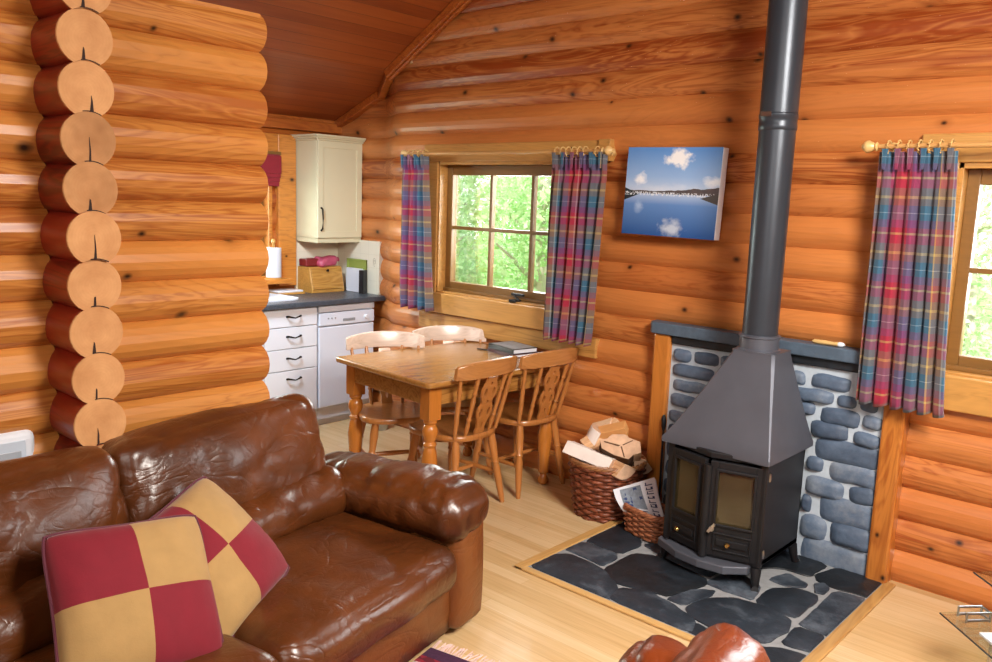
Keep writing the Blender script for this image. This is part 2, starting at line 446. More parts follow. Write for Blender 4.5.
CEIL = [(-5.50, 2.195), (-4.62, 2.536), (-1.40, 4.394), (2.4, 2.24)]
def ceil_z(x):
    for (xa, za), (xb, zb) in zip(CEIL[:-1], CEIL[1:]):
        if xa <= x <= xb: return za + (zb-za)*(x-xa)/(xb-xa)
    return CEIL[0][1]
def ceil_clip(z):
    lo, hi = -99, 99
    (xa, za), (xb, zb) = CEIL[1], CEIL[2]
    if z > za: lo = xa + (xb-xa)*(z-za)/(zb-za)
    (xa, za), (xb, zb) = CEIL[2], CEIL[3]
    if z > zb: hi = xa + (xb-xa)*(z-za)/(zb-za)
    return lo, hi

W1 = (-4.10, -2.90, 1.035, 1.925)      # living window in the back wall
W2 = (-.955, .35, 1.0, 1.905)
KY, KX = 4.10, -5.415
def back_y(a):
    if a > -4.56: return BY
    if a < -4.84: return KY
    t = (-4.56-a)/.28; return BY + (KY-BY)*t
def kclip(z):
    lo, hi = ceil_clip(z)
    (xa, za), (xb, zb) = CEIL[0], CEIL[1]
    if za < z <= zb: lo = xa + (xb-xa)*(z-za)/(zb-za)
    return lo, hi
wb = log_wall('wall_back', M_logx, lambda a, d, z: (a, back_y(a)-d, z), KX-.05, 2.3, 0, 4.42, 0.003, openings=(W1, W2), clip=kclip, thick=.145)
struct(wb.build('wall_back', M_logx, angle=30))
W3 = (2.30, 3.46, 1.04, 1.95)
wl = log_wall('wall_left', M_logk, lambda a, d, z: (KX+d, a, z), -2.6, KY+.05, 0, 2.26, .05, bulge=.03, openings=(W3,))
struct(wl.build('wall_left', M_logk, angle=30))

# partition of big logs, rounded cut ends at the kitchen doorway
PX = -3.02; PZ0 = .881 - 6*PITCH
pw = log_wall('wall_partition', M_logy, lambda a, d, z: (PX+d-.04, a, z), 1.03, 1.918, 0, 2.381, PZ0, bulge=.05, round_ends=(False, True), thick=.07)
pwl = log_wall('x', M_logy, lambda a, d, z: (PX+d+.10, a, z), -2.6, 1.03, 0, 2.381, PZ0-.03, bulge=.045, thick=.18)
pw2 = log_wall('x', M_logy, lambda a, d, z: (PX-.11-d, a, z), -2.6, 1.918, 0, 2.381, PZ0, bulge=.05, round_ends=(False, True), thick=0)
for q in (pwl,):
    o_ = len(pw.v); pw.v += q.v; pw.f += [tuple(i+o_ for i in f) for f in q.f]; pw.m += q.m; pw.c += q.c
o_ = len(pw.v); pw.v += pw2.v; pw.f += [tuple(i+o_ for i in f) for f in pw2.f]; pw.m += pw2.m; pw.c += pw2.c
pw.bx(PX-.12, PX-.01, -2.6, 1.90, 2.34, 2.375, 0, None, .4)
struct(pw.build('wall_partition', M_logy, angle=30))

# crossing log ends (they poke out of the partition towards the room)
st = MB(); SC = 1.078; R = .0845; z0 = .842 - 5*PITCH
stubs = []
for k in range(0, 16):
    zc = z0 + PITCH*(k+.5)
    if zc > 2.40: break
    h = PITCH/2; yb = sqrt(R*R-h*h)
    # outline: circle, its foot notched by the log below
    a0 = math.asin(-h/R)
    pts = []
    N = 26
    for i in range(N+1):
        a = a0 + (pi-2*a0)*i/N
        pts.append((R*cos(a)*.97, R*sin(a)))
    M_ = 10
    b0 = math.acos(-yb/R); 
    for i in range(1, M_):
        a = (pi - math.asin(h/R)) + (2*math.asin(h/R) - pi)*i/M_
        pts.append((R*cos(a)*.97, -PITCH + R*sin(a)))
    rn = random.random()
    if k in (10, 11): rn = .9
    x0, x1 = -2.67 + random.uniform(-.008, .008), PX-.02
    n = len(pts)
    vs = [(x0, SC+p[0], zc+p[1]) for p in pts] + [(x0-.006, SC+p[0]*1.02, zc+p[1]*1.0) for p in pts] + [(x1, SC+p[0]*1.02, zc+p[1]) for p in pts]
    st.add(vs[:n], [tuple(range(n))], 1, None, rn)
    st.add(vs, [(i, (i+1) % n, n+(i+1) % n, n+i) for i in range(n)], 1, None, rn)
    st.add(vs, [(n+i, n+(i+1) % n, 2*n+(i+1) % n, 2*n+i) for i in range(n)], 0, None, rn)
    # drying crack: a thin wedge from the notch up towards the heart
    top = zc + random.uniform(-.05, .012); yb_ = SC + random.uniform(-.012, .012)
    zb = zc - PITCH + R
    w = random.uniform(.003, .0065)
    st.add([(x0+.0012, yb_-w, zb), (x0+.0012, yb_+w, zb), (x0+.0012, yb_+.004, (zb+zc)/2), (x0+.0012, yb_+.0008, top), (x0+.0012, yb_-.0008, top), (x0+.0012, yb_-.001, (zb+zc)/2)], [(0, 1, 2, 3, 4, 5)], 2)
    # dark gap line along the notch
    arc = []
    for i in range(13):
        a = (pi - math.asin(h/R))*.86 + (2*math.asin(h/R) - pi)*(i/12)*.72 - .0
        arc.append(a)
    va = [(x0+.001, SC + (R+.0005)*cos(a)*.97, zc-PITCH+(R+.0005)*sin(a)) for a in arc] + [(x0+.001, SC + (R+.0035)*cos(a)*.97, zc-PITCH+(R+.0035)*sin(a)) for a in arc]
    st.add(va, [(i, i+1, 13+i+1, 13+i) for i in range(12)], 2)
struct(st.build('wall_partition_log_ends', [M_stub, M_end, M_dark], angle=30))

# other walls of the room (behind the viewer)
struct(log_wall('wall_right', M_logy, lambda a, d, z: (2.0-d, a, z), -2.6, 4.0, 0, 2.6, .003).build('wall_right', M_logy, angle=30))
struct(log_wall('wall_front', M_logx, lambda a, d, z: (a, -2.5+d, z), -5.4, 2.0, 0, 4.42, .003, clip=ceil_clip).build('wall_front', M_logx, angle=30))
mb = MB().bx(-5.6, 2.2, -2.7, 4.25, -.12, 0)
struct(mb.build('floor', M_floor, smooth=False))
mb = MB()
for (xa, za), (xb, zb) in zip(CEIL[:-1], CEIL[1:]):
    mb.add([(xa, -2.7, za), (xb, -2.7, zb), (xb, 4.3, zb), (xa, 4.3, za), (xa, -2.7, za+.12), (xb, -2.7, zb+.12), (xb, 4.3, zb+.12), (xa, 4.3, za+.12)],
           [(0, 1, 2, 3), (7, 6, 5, 4), (0, 4, 5, 1), (1, 5, 6, 2), (2, 6, 7, 3), (3, 7, 4, 0)])
struct(mb.build('ceiling', M_ceil, smooth=False))
# moulding where the sloped ceiling meets the back wall
mb = MB()
(xa, za), (xb, zb) = CEIL[1], CEIL[2]
L_ = Vector((xb-xa, 0, zb-za)).length; ang = math.atan2(zb-za, xb-xa)
Mt = T(xa, BY-.06, za) @ RY(-ang)
mb.bx(0, L_, -.03, .02, -.06, 0, 0, Mt, .7); mb.bx(0, L_, -.012, .02, -.078, -.06, 0, Mt, .7)
struct(mb.build('trim_1', M_logk, bevel=.008))
mb = MB()
def rail(p0, p1, w, h, col):
    p0 = Vector(p0); p1 = Vector(p1)
    vs = []
    for p in (p0, p1): vs += [p+Vector((0, -w, -h)), p+Vector((0, .04, -h)), p+Vector((0, .04, 0)), p+Vector((0, -w, 0))]
    mb.add(vs, [(0, 1, 2, 3), (7, 6, 5, 4), (0, 4, 5, 1), (1, 5, 6, 2), (2, 6, 7, 3), (3, 7, 4, 0)], 0, None, col)
rail((-4.61, BY-.045, ceil_z(-4.61)), (-4.86, KY-.05, ceil_z(-4.86)), .03, .06, .7)
rail((-4.86, KY-.05, ceil_z(-4.86)), (KX, KY-.05, ceil_z(KX)), .03, .06, .7)
mb.bx(KX, KX+.06, 1.9, KY, 2.14, 2.215, 0, None, .6)
struct(mb.build('trim_2', M_logk, bevel=.006))

# ---- windows
def window(name, W, wallp, nx, zbar, axis='x'):
    """W=(a0,a1,z0,z1); wallp(a, depth, z), depth measured outwards from the log face"""
    a0, a1, z0, z1 = W
    e = bpy.data.objects.new(name, None); COL.objects.link(e); struct(e)
    e.location = wallp((a0+a1)/2, 0, z0)
    inv = Matrix.Translation(-Vector(e.location))
    def B(mb, a0_, a1_, d0, d1, z0_, z1_, col=.5):
        p, q = wallp(a0_, d0, z0_), wallp(a1_, d1, z1_)
        mb.bx(min(p[0], q[0]), max(p[0], q[0]), min(p[1], q[1]), max(p[1], q[1]), min(p[2], q[2]), max(p[2], q[2]), 0, inv, col)
    mat_c = M_trimwood if axis == 'x' else M_trimy
    rv = MB(); t = .028          # reveal lining
    B(rv, a0, a0+t, 0, .17, z0, z1, .4); B(rv, a1-t, a1, 0, .17, z0, z1, .6); B(rv, a0, a1, 0, .17, z1-t, z1, .3); B(rv, a0, a1, 0, .17, z0, z0+t*.6, .45)
    rv.build('reveal_lining', mat_c, e, smooth=False, bevel=.002)
    fr = MB(); f = .05; d0, d1 = .07, .12
    A0, A1, Z0, Z1 = a0+t, a1-t, z0+t*.6, z1-t
    B(fr, A0, A0+f, d0, d1, Z0, Z1); B(fr, A1-f, A1, d0, d1, Z0, Z1); B(fr, A0+f, A1-f, d0, d1, Z1-f*1.3, Z1); B(fr, A0+f, A1-f, d0, d1, Z0, Z0+f*1.3)
    B(fr, A0, A1, d0-.02, d0, Z0, Z0+.022)
    fr.build('sash_frame', M_sash, e, smooth=False, bevel=.004)
    g = MB(); iw = A1-A0-2*f
    for k in range(1, nx):
        x = A0+f+iw*k/nx; B(g, x-.011, x+.011, d0+.008, d1-.008, Z0+f*1.3, Z1-f*1.3)
    zb = zbar; B(g, A0+f, A1-f, d0+.009, d1-.009, zb-.011, zb+.011)
    g.build('glazing_bars', M_sash, e, smooth=False)
    gl = MB(); B(gl, A0+f*.8, A1-f*.8, .096, .1, Z0+f, Z1-f)
    gl.build('pane', M_glass, e, smooth=False)
    return e, inv, B
bw = lambda a, d, z: (a, BY-.045+d, z)
e1, inv1, B1 = window('window_1', W1, bw, 3, 1.483)
# flat-sawn boards round the opening
mb = MB()
B1(mb, -4.22, -2.72, -.014, .04, 1.918, 2.03, .35)
B1(mb, -4.20, -4.085, -.012, .04, 1.03, 1.918, .3)
B1(mb, -2.915, -2.78, -.012, .04, 1.03, 1.918, .6)
mb.build('casing', M_trimwood, e1, smooth=False, bevel=.006)
mb = MB(); B1(mb, -4.12, -2.86, -.03, .05, .905, 1.04, .15); mb.build('apron_board', M_trimwood, e1, smooth=False, bevel=.006)
mb = MB(); B1(mb, -4.25, -2.735, -.005, .05, .785, .90, .55); mb.build('lower_board', M_trimwood, e1, smooth=False, bevel=.006)
mb = MB(); B1(mb, -2.775, -2.695, -.03, .06, 1.912, 2.034, .47); mb.build('pole_block', M_trimwood, e1, smooth=False, bevel=.004)
mb = MB()
B1(mb, -3.43, -3.33, .03, .045, 1.085, 1.10); B1(mb, -3.42, -3.36, .0, .05, 1.042, 1.062); mb.cyl(inv1 @ Vector(bw(-3.42, .04, 1.09)), inv1 @ Vector(bw(-3.345, .015, 1.06)), .007)
mb.build('stay_handle', M_iron, e1)
e2, inv2, B2 = window('window_2', W2, bw, 3, 1.452)
mb = MB()
B2(mb, -1.10, .5, -.014, .04, 1.90, 2.02, .35); B2(mb, -1.07, -.945, -.012, .04, 1.0, 1.915, .62)
mb.build('casing', M_trimwood, e2, smooth=False, bevel=.006)
mb = MB(); B2(mb, -1.0, .5, -.03, .05, .855, 1.005, .15); mb.build('apron_board', M_trimwood, e2, smooth=False, bevel=.006)
lw = lambda a, d, z: (KX+.035-d, a, z)
e3, inv3, B3 = window('window_3', W3, lw, 3, 1.5, 'y')
mb = MB()
B3(mb, 3.50, 3.655, -.02, .03, .98, 2.1, .5); B3(mb, 2.2, 3.655, -.015, .03, 1.95, 2.1, .6)
mb.build('casing', M_trimy, e3, smooth=False, bevel=.006)
mb = MB(); B3(mb, 2.2, 3.56, -.13, .05, 1.01, 1.045, .4); mb.build('sill_board', M_trimy, e3, smooth=False, bevel=.006)

# ------------------------------------------------------------------ fireplace
SY = 3.885
fp = thing('fireplace_surround', 'blue-grey stone fireplace surround with slate mantel shelf between two orange pine posts', 'fireplace', (-1.67, SY, 0))
fi = Matrix.Translation((1.67, -SY, 0))
mb = MB().bx(-2.24, -1.10, SY, BY, 0, 1.0, 0, fi); mb.build('mortar_bed', M_mortar, fp, smooth=False)
STONES = [(-1.527,0.885,0.053,0.054),(-1.374,0.887,0.179,0.057),(-1.452,0.812,0.185,0.052),(-1.293,0.809,0.08,0.046),(-1.474,0.741,0.068,0.05),(-1.316,0.73,0.177,0.07),(-1.36,0.659,0.17,0.069),(-1.188,0.651,0.117,0.054),(-1.27,0.568,0.301,0.094),(-1.412,0.482,0.071,0.058),(-1.227,0.471,0.223,0.081),(-1.355,0.376,0.177,0.08),(-1.177,0.384,0.125,0.074),(-1.246,0.285,0.251,0.114),(-1.433,0.281,0.036,0.071),(-1.39,0.167,0.124,0.104),(-1.211,0.174,0.189,0.095),(-1.277,0.051,0.324,0.12),(-2.16,0.897,0.099,0.056),(-2.02,0.901,0.138,0.054),(-2.09,0.817,0.239,0.055),(-2.10,0.735,0.208,0.05),(-2.135,0.653,0.15,0.058),(-2.165,0.564,0.098,0.056)]
STONES += [(-1.19,.885,.13,.055),(-1.195,.812,.07,.05),(-1.17,.735,.08,.05)]
zz = .02
rows_ = [(.055,.12),(.17,.09),(.275,.09),(.375,.08),(.475,.08)]
for zc, h in rows_:
    x = -2.225
    while x < -1.50:
        w = min(random.uniform(.12, .25), -1.47-x)
        if w > .05: STONES.append((x+w/2, zc+random.uniform(-.008,.008), w-.022, h*random.uniform(.85, 1)))
        x += w
for zc, h in ((.57,.07),(.655,.06),(.735,.06),(.815,.055),(.897,.055)):
    x = -2.05 if zc < .7 else -1.95
    while x < -1.60:
        w = min(random.uniform(.1, .2), -1.55-x)
        if w > .05: STONES.append((x+w/2, zc, w-.02, h))
        x += w
def stone_block(mb, cx, cz, w, h, d=.045, n=(9, 6), seed=0):
    """rounded flat stone bulging out of the mortar (front faces -y)"""
    vs = []; fs = []; nu, nv = n
    nu = max(6, min(14, int(w/.025)))
    for j in range(nv+1):
        for i in range(nu+1):
            u = -1+2*i/nu; v = -1+2*j/nv
            e = 5 if w > .15 else 3.5
            # squircle outline
            s = max(abs(u), abs(v)); 
            if s > 0:
                l = (abs(u)**e + abs(v)**e)**(1/e); k = s/l
            else: k = 1
            uu, vv = u*k, v*k
            x = uu*w/2; z = vv*h/2
            nz = noise.noise(Vector((x*9+seed, z*9, seed*1.7)))
            x += .007*noise.noise(Vector((seed*3.1, z*16, 2)))*abs(uu); z += .010*noise.noise(Vector((x*11, seed*2.3, 7)))*abs(vv)
            y = -d*(1 - (max(abs(u), abs(v)))**6) - .008*nz*(1-s)
            vs.append((cx+x, SY+.006+y, cz+z))
    for j in range(nv):
        for i in range(nu):
            a = j*(nu+1)+i
            fs.append((a, a+1, a+nu+2, a+nu+1))
    mb.add(vs, fs, 0, fi, random.random())
mb = MB()
for i, s_ in enumerate(STONES): stone_block(mb, s_[0], s_[1], s_[2]+.018, s_[3]*1.2+.009, d=random.uniform(.022, .036), seed=i*1.37)
mb.build('stone_facing', M_wallstone, fp, angle=60)
for xa, xb in ((-2.325, -2.225), (-1.125, -1.03)):
    mb = MB().bx(xa, xb, SY-.03, BY-.01, 0 if xa > -2 else .0, 1.0, 0, fi, .3 + .3*(xa > -2)); mb.build('post', M_post, fp, smooth=False, bevel=.012)
mb = MB()
mb.prism([(-2.36, BY-.02), (-2.36, SY-.01), (-2.33, SY-.045), (-1.02, SY-.045), (-1.02, BY-.02)], 1.0, 1.062, fi, 0, .5)
mb.build('mantel_shelf', M_mantel, fp, smooth=False, bevel=.006)
mb = MB().bx(-2.22, -1.13, SY-.02, BY-.02, .955, 1.0, 0, fi); mb.build('shadow_gap_strip', M_flag, fp, smooth=False, bevel=.006)  # dark strip standing in for the shadow gap under the mantel
# little ornament on the mantel
e = thing('driftwood_stick', 'short pale stick with a white knobbed end lying on the slate mantel', 'ornament', (-1.40, 3.872, 1.074))
mb = MB(); mb.stick((-.075, 0, 0), (.045, 0, 0), [(.004, 0), (.01, .08), (.011, .5), (.009, .8), (.011, 1)], 10); mb.build('shaft', M_pale, e)
mb = MB(); mb.stick((.04, 0, 0), (.075, 0, 0), [(.006, 0), (.0125, .3), (.0115, .7), (.005, 1)], 10); mb.build('knob', M_white, e)

# hearth of crazy paving
he = thing('slate_hearth', 'dark slate crazy-paved hearth with wooden edging set in the floor under the stove', 'hearth', (-1.67, 3.35, 0))
hi = Matrix.Translation((1.67, -3.35, 0))
HX0, HX1, HY0 = -2.295, -1.03, 2.805
mb = MB().bx(HX0, HX1, HY0, SY, .001, .008, 0, hi); mb.build('mortar_bed', M_mortar2, he, smooth=False)
mb = MB().bx(HX0-.035, HX0+.012, HY0-.035, 3.60, .001, .016, 0, hi, .3); mb.build('side_edging', M_edgey, he, smooth=False, bevel=.004)
mb = MB().bx(HX1-.012, HX1+.035, HY0-.035, SY, .001, .016, 0, hi, .6); mb.build('side_edging', M_edgey, he, smooth=False, bevel=.004)
mb = MB().bx(HX0-.035, HX1+.035, HY0-.035, HY0+.0, .001, .014, 0, hi, .5); mb.build('front_edging', M_edge, he, smooth=False, bevel=.004)
POLYS = [
[(-2.29,2.83),(-2.28,2.95),(-2.22,3.05),(-2.07,3.04),(-1.94,3.0),(-1.88,2.92),(-1.85,2.82)],
[(-2.27,3.09),(-2.26,3.22),(-2.08,3.22),(-2.05,3.18),(-2.05,3.07),(-2.2,3.09)],
[(-2.28,3.26),(-2.29,3.60),(-2.05,3.42),(-2.07,3.25)],
[(-2.0,3.05),(-2.0,3.28),(-1.89,3.34),(-1.66,3.29),(-1.62,3.25),(-1.68,3.04),(-1.77,3.01),(-1.9,2.98)],
[(-1.82,2.82),(-1.84,2.93),(-1.76,3.0),(-1.62,2.97),(-1.49,2.92),(-1.46,2.82)],
[(-1.66,3.01),(-1.62,3.17),(-1.55,3.22),(-1.54,3.16),(-1.58,3.01)],
[(-1.55,2.99),(-1.52,3.13),(-1.45,3.21),(-1.3,3.23),(-1.2,3.2),(-1.17,3.12),(-1.19,2.98),(-1.26,2.92),(-1.37,2.92),(-1.49,2.95)],
[(-1.61,3.27),(-1.59,3.48),(-1.43,3.41),(-1.4,3.27),(-1.51,3.26)],
[(-1.37,3.27),(-1.38,3.42),(-1.3,3.5),(-1.2,3.51),(-1.18,3.46),(-1.18,3.26),(-1.25,3.25)],
[(-1.43,3.52),(-1.39,3.63),(-1.28,3.59),(-1.27,3.55),(-1.35,3.5)],
[(-1.25,3.61),(-1.22,3.65),(-1.18,3.62),(-1.18,3.55),(-1.21,3.54)],
[(-1.14,3.22),(-1.14,3.31),(-1.15,3.60),(-1.01,3.62),(-1.0,3.52),(-1.0,3.22)],
[(-1.13,3.01),(-1.14,3.17),(-1.01,3.18),(-1.0,3.03)],
[(-1.28,3.72),(-1.24,3.86),(-1.01,3.86),(-1.01,3.67),(-1.17,3.65),(-1.25,3.67)],
[(-1.43,2.82),(-1.45,2.91),(-1.36,2.88),(-1.25,2.88),(-1.16,2.94),(-1.12,2.97),(-1.01,2.98),(-1.01,2.82)],
[(-2.03,3.42),(-1.95,3.54),(-1.75,3.49),(-1.65,3.48),(-1.65,3.33),(-1.88,3.37)],
[(-2.28,3.66),(-2.28,3.86),(-1.95,3.86),(-1.97,3.60),(-2.05,3.47)],
[(-1.91,3.60),(-1.90,3.86),(-1.60,3.86),(-1.58,3.55),(-1.75,3.53)],
[(-1.55,3.55),(-1.57,3.86),(-1.30,3.86),(-1.31,3.68),(-1.44,3.67)]]
mb = MB()
def chaikin(P, n=2):
    for _ in range(n):
        Q = []
        for i in range(len(P)):
            a, b = P[i], P[(i+1) % len(P)]
            Q += [(a[0]*.88+b[0]*.12, a[1]*.88+b[1]*.12), (a[0]*.12+b[0]*.88, a[1]*.12+b[1]*.88)]
        P = Q
    return P
for i, P in enumerate(POLYS):
    P = [(-1.40 + (p[0]+1.40)*.92 if p[0] > -1.40 else p[0], p[1]) for p in P]
    c = (sum(p[0] for p in P)/len(P), sum(p[1] for p in P)/len(P))
    Q = chaikin([(p[0]+(p[0]-c[0])*.11, p[1]+(p[1]-c[1])*.12) for p in P], 1)
    D = []
    for k in range(len(Q)):
        p, q = Q[k], Q[(k+1) % len(Q)]; m = max(1, int(math.hypot(q[0]-p[0], q[1]-p[1])/.03))
        D += [(p[0]+(q[0]-p[0])*j/m, p[1]+(q[1]-p[1])*j/m) for j in range(m)]
    Q = [(p[0]+.007*noise.noise(Vector((p[0]*24, p[1]*24, i))), p[1]+.007*noise.noise(Vector((p[0]*24, p[1]*24, i+9)))) for p in D]
    Q = [(max(HX0+.02, min(HX1-.018, p[0])), max(HY0+.012, min(SY-.005, p[1]))) for p in Q]
    I = [(p[0]+(c[0]-p[0])*.03, p[1]+(c[1]-p[1])*.03) for p in Q]
    n = len(Q); h = .013 + random.uniform(0, .004)
    vs = [(p[0], p[1], .004) for p in Q] + [(p[0], p[1], h-.003) for p in Q] + [(p[0], p[1], h) for p in I]
    fs = [(k, (k+1) % n, n+(k+1) % n, n+k) for k in range(n)] + [(n+k, n+(k+1) % n, 2*n+(k+1) % n, 2*n+k) for k in range(n)] + [tuple(2*n+k for k in range(n))]
    mb.add(vs, fs, 0, hi, random.random())
mb.build('flagstones', M_flag, he, angle=50)

# ------------------------------------------------------------------ stove
HT = .017
sv = thing('wood_burning_stove', 'black iron two-door wood-burning stove with tall tapered hood on the slate hearth', 'stove', (-1.67, 3.6, HT))
si = Matrix.Translation((1.67, -3.6, -HT))
BX0, BX1, BY0, BY1 = -1.895, -1.43, 3.385, 3.80
BZ0, BZ1 = .105, .60
bay = .065; CX = (BX0+BX1)/2 - .005
# body: pentagon in plan with an open bow front made by the doors
mb = MB()
mb.bx(BX0, BX0+.02, BY0, BY1, BZ0, BZ1, 0, si); mb.bx(BX1-.02, BX1, BY0, BY1, BZ0, BZ1, 0, si)
mb.bx(BX0, BX1, BY1-.02, BY1, BZ0, BZ1, 0, si)
pl = [(BX0, BY1), (BX0, BY0), (CX, BY0-bay), (BX1, BY0), (BX1, BY1)]
mb.prism(pl[::-1], BZ0, BZ0+.03, si); mb.prism(pl[::-1], BZ1-.03, BZ1, si)
mb.build('body', M_iron, sv, smooth=False, bevel=.005)
def firebrick_mat():
    t = NT('firebrick_brown'); o = t.obj(); n = t.noise(o, 7, 4)  # mottled brown for the lining and the logs inside
    return t.bsdf(t.ramp(n, [(.3, '#2c1c10'), (.7, '#6b4a26')]), .8)
mb = MB().bx(BX0+.03, BX1-.03, BY1-.06, BY1-.025, BZ0+.03, BZ1-.04, 0, si); mb.bx(BX0+.03, BX1-.03, BY0, BY1-.06, BZ0+.03, BZ0+.05, 0, si)
for k in range(3): mb.cyl(si @ Vector((BX0+.08, 3.55+k*.06, BZ0+.08)), si @ Vector((BX1-.08, 3.57+k*.05, BZ0+.09+.02*k)), .03, .025, 10)
mb.build('firebox_lining', firebrick_mat(), sv)
t_ = NT('smoky_door_glass')
tr = t_.n('ShaderNodeBsdfTransparent', {0: rgb('#a8926a')}); gl = t_.n('ShaderNodeBsdfPrincipled', {'Base Color': rgb('#4c4028'), 'Roughness': .12, 'Specular IOR Level': .9})
nz = t_.noise(t_.obj(), 6, 3)
mx = t_.n('ShaderNodeMixShader', {0: t_.math('ADD', .35, t_.math('MULTIPLY', nz, .6)), 1: tr.outputs[0], 2: gl.outputs[0]})
t_.nt.links.new(mx.outputs[0], t_.out.inputs[0]); M_doorglass = t_.mat
def stove_door(p0, p1):
    p0 = Vector(p0); p1 = Vector(p1); d = (p1-p0); L = d.length; a = math.atan2(d.y, d.x)
    M = si @ T(p0.x, p0.y, 0) @ RZ(a)       # local x along the door, -y outward
    zb, zt = BZ0+.02, BZ1-.035
    g0, g1, gz0, gz1 = .042, L-.042, zb+.15, zt-.04
    mb = MB()
    mb.bx(.006, g0, -.018, .004, zb, zt, 0, M); mb.bx(g1, L-.012, -.018, .004, zb, zt, 0, M)
    mb.bx(g0, g1, -.018, .004, gz1, zt, 0, M); mb.bx(g0, g1, -.018, .004, zb, gz0, 0, M)
    # raised rim round the glass and the air-control panel below
    for (xa, xb, za, zb_) in ((g0-.008, g0+.004, gz0-.008, gz1+.008), (g1-.004, g1+.008, gz0-.008, gz1+.008)): mb.bx(xa, xb, -.026, -.016, za, zb_, 0, M)
    for (za, zb_) in ((gz0-.008, gz0+.004), (gz1-.004, gz1+.008)): mb.bx(g0, g1, -.026, -.016, za, zb_, 0, M)
    mb.bx(g0-.004, g1+.004, -.025, -.016, zb+.028, zb+.036, 0, M); mb.bx(g0-.004, g1+.004, -.025, -.016, zb+.105, zb+.113, 0, M)
    mb.bx(g0-.004, g0+.004, -.025, -.016, zb+.03, zb+.11, 0, M); mb.bx(g1-.004, g1+.004, -.025, -.016, zb+.03, zb+.11, 0, M)
    door = mb.build('door', M_iron, sv, smooth=False, bevel=.0025)
    mb = MB().bx(g0, g1, -.009, -.005, gz0, gz1, 0, M); mb.build('glass_pane', M_doorglass, door, smooth=False)
    mb = MB().bx(g0+.012, g1-.012, -.027, -.017, zb+.055, zb+.085, 0, M); mb.build('air_slider', M_iron, door, smooth=False, bevel=.003)
    kx = (g0+g1)/2-.015
    mb = MB(); mb.stick(M @ Vector((kx, -.024, zb+.07)), M @ Vector((kx, -.052, zb+.07)), [(.005, 0), (.005, .4), (.011, .5), (.0125, .75), (.008, 1)], 12)
    mb.build('brass_knob', M_brass, door)
    return door, M, L, zb, zt
d1 = stove_door((BX0, BY0, 0), (CX, BY0-bay, 0)); d2 = stove_door((CX, BY0-bay, 0), (BX1, BY0, 0))
mb = MB(); mb.cyl(si @ Vector((CX, BY0-bay-.014, BZ0+.01)), si @ Vector((CX, BY0-bay-.014, BZ1-.055)), .02, .02, 14); mb.build('centre_post', M_iron, sv)
door, M, L, zb, zt = d2
mb = MB(); mb.stick(M @ Vector((.035, -.022, zb+.135)), M @ Vector((.035, -.05, zb+.135)), [(.006, 0), (.006, .5), (.012, .6), (.012, 1)], 12); mb.box((0, 0, 0), (.012, .01, .05), 0, M @ T(.035, -.05, zb+.14) @ RY(.6)); mb.build('latch_handle', M_steel, door)
for z_ in (BZ0+.06, BZ1-.08): 
    mb = MB(); mb.stick(si @ Vector((BX1+.002, BY0+.02, z_-.018)), si @ Vector((BX1+.002, BY0+.02, z_+.018)), [(.008, 0), (.01, .3), (.008, 1)], 10); mb.build('hinge', M_steel, sv)
# corner posts
for x in (BX0+.006, BX1-.006):
    mb = MB(); mb.bx(x-.02, x+.016, BY0-.022, BY0+.012, BZ0, BZ1, 0, si); mb.build('corner_post', M_iron, sv, smooth=False, bevel=.008)
# ash ledge
mb = MB()
lp = [(BX0-.03, BY0+.02), (BX0-.03, BY0-.035), (CX-.12, BY0-bay-.045), (CX, BY0-bay-.062), (CX+.12, BY0-bay-.045), (BX1-.035, BY0-.035), (BX1-.035, BY0+.02)]
mb.prism(lp[::-1], BZ0-.035, BZ0+.004, si); mb.build('ash_ledge', M_hood, sv, smooth=False, bevel=.006)
for x in (BX0+.03, BX1-.025):
    for y, s_ in ((BY0-.012, -1), (BY1-.04, 1)):
        if s_ < 0: x += .018 if x > -1.6 else -.018
        mb = MB(); p = [(x, y, BZ0), (x+.006*(1 if x > -1.6 else -1), y+.014*s_, BZ0-.05), (x+.012*(1 if x > -1.6 else -1), y+.018*s_, BZ0-.09), (x+.018*(1 if x > -1.6 else -1), y+.035*s_, HT+.004)]
        mb.tube([si @ Vector(q) for q in p], [.024, .02, .014, .017], 10); mb.build('leg', M_iron, sv)
# tapered hood
mb = MB()
def ring(x0, x1, y0, y1, z, r=.012):
    return [(x0+r, y0, z), (x1-r, y0, z), (x1, y0+r, z), (x1, y1-r, z), (x1-r, y1, z), (x0+r, y1, z), (x0, y1-r, z), (x0, y0+r, z)]
b = (-1.94, -1.408, 3.345, 3.83); tp = (-1.70, -1.495, 3.50, 3.69)
rg = []
rg.append(ring(*b, .585, .004)); rg.append(ring(*b, .607, .004))
for k in range(1, 9):
    t = k/8; s_ = t**.90
    rg.append(ring(*[b[i]+(tp[i]-b[i])*s_ for i in range(4)], .607+.425*t, .004+.008*t))
rg.append(ring(*tp, 1.045, .012))
n = 8; vs = [v for r_ in rg for v in r_]; fs = []
for k in range(len(rg)-1):
    for i in range(n): fs.append((k*n+i, k*n+(i+1) % n, (k+1)*n+(i+1) % n, (k+1)*n+i))
fs.append(tuple((len(rg)-1)*n+i for i in range(n))); fs.append(tuple(range(n-1, -1, -1)))
mb.add(vs, fs, 0, si); mb.build('hood', M_hood, sv, angle=25)
PXC, PYC = -1.612, 3.595
mb = MB(); mb.lathe([(.098, 1.04), (.098, 1.048), (.088, 1.052), (.088, 1.10), (.094, 1.104), (.094, 1.112), (.083, 1.116)], si @ T(PXC, PYC, 0), 32); mb.build('flue_collar', M_hood, sv)
fl = thing('flue_pipe', 'tall dark grey stove flue pipe rising from the hood to the ceiling', 'flue pipe', (PXC, PYC, 1.116))
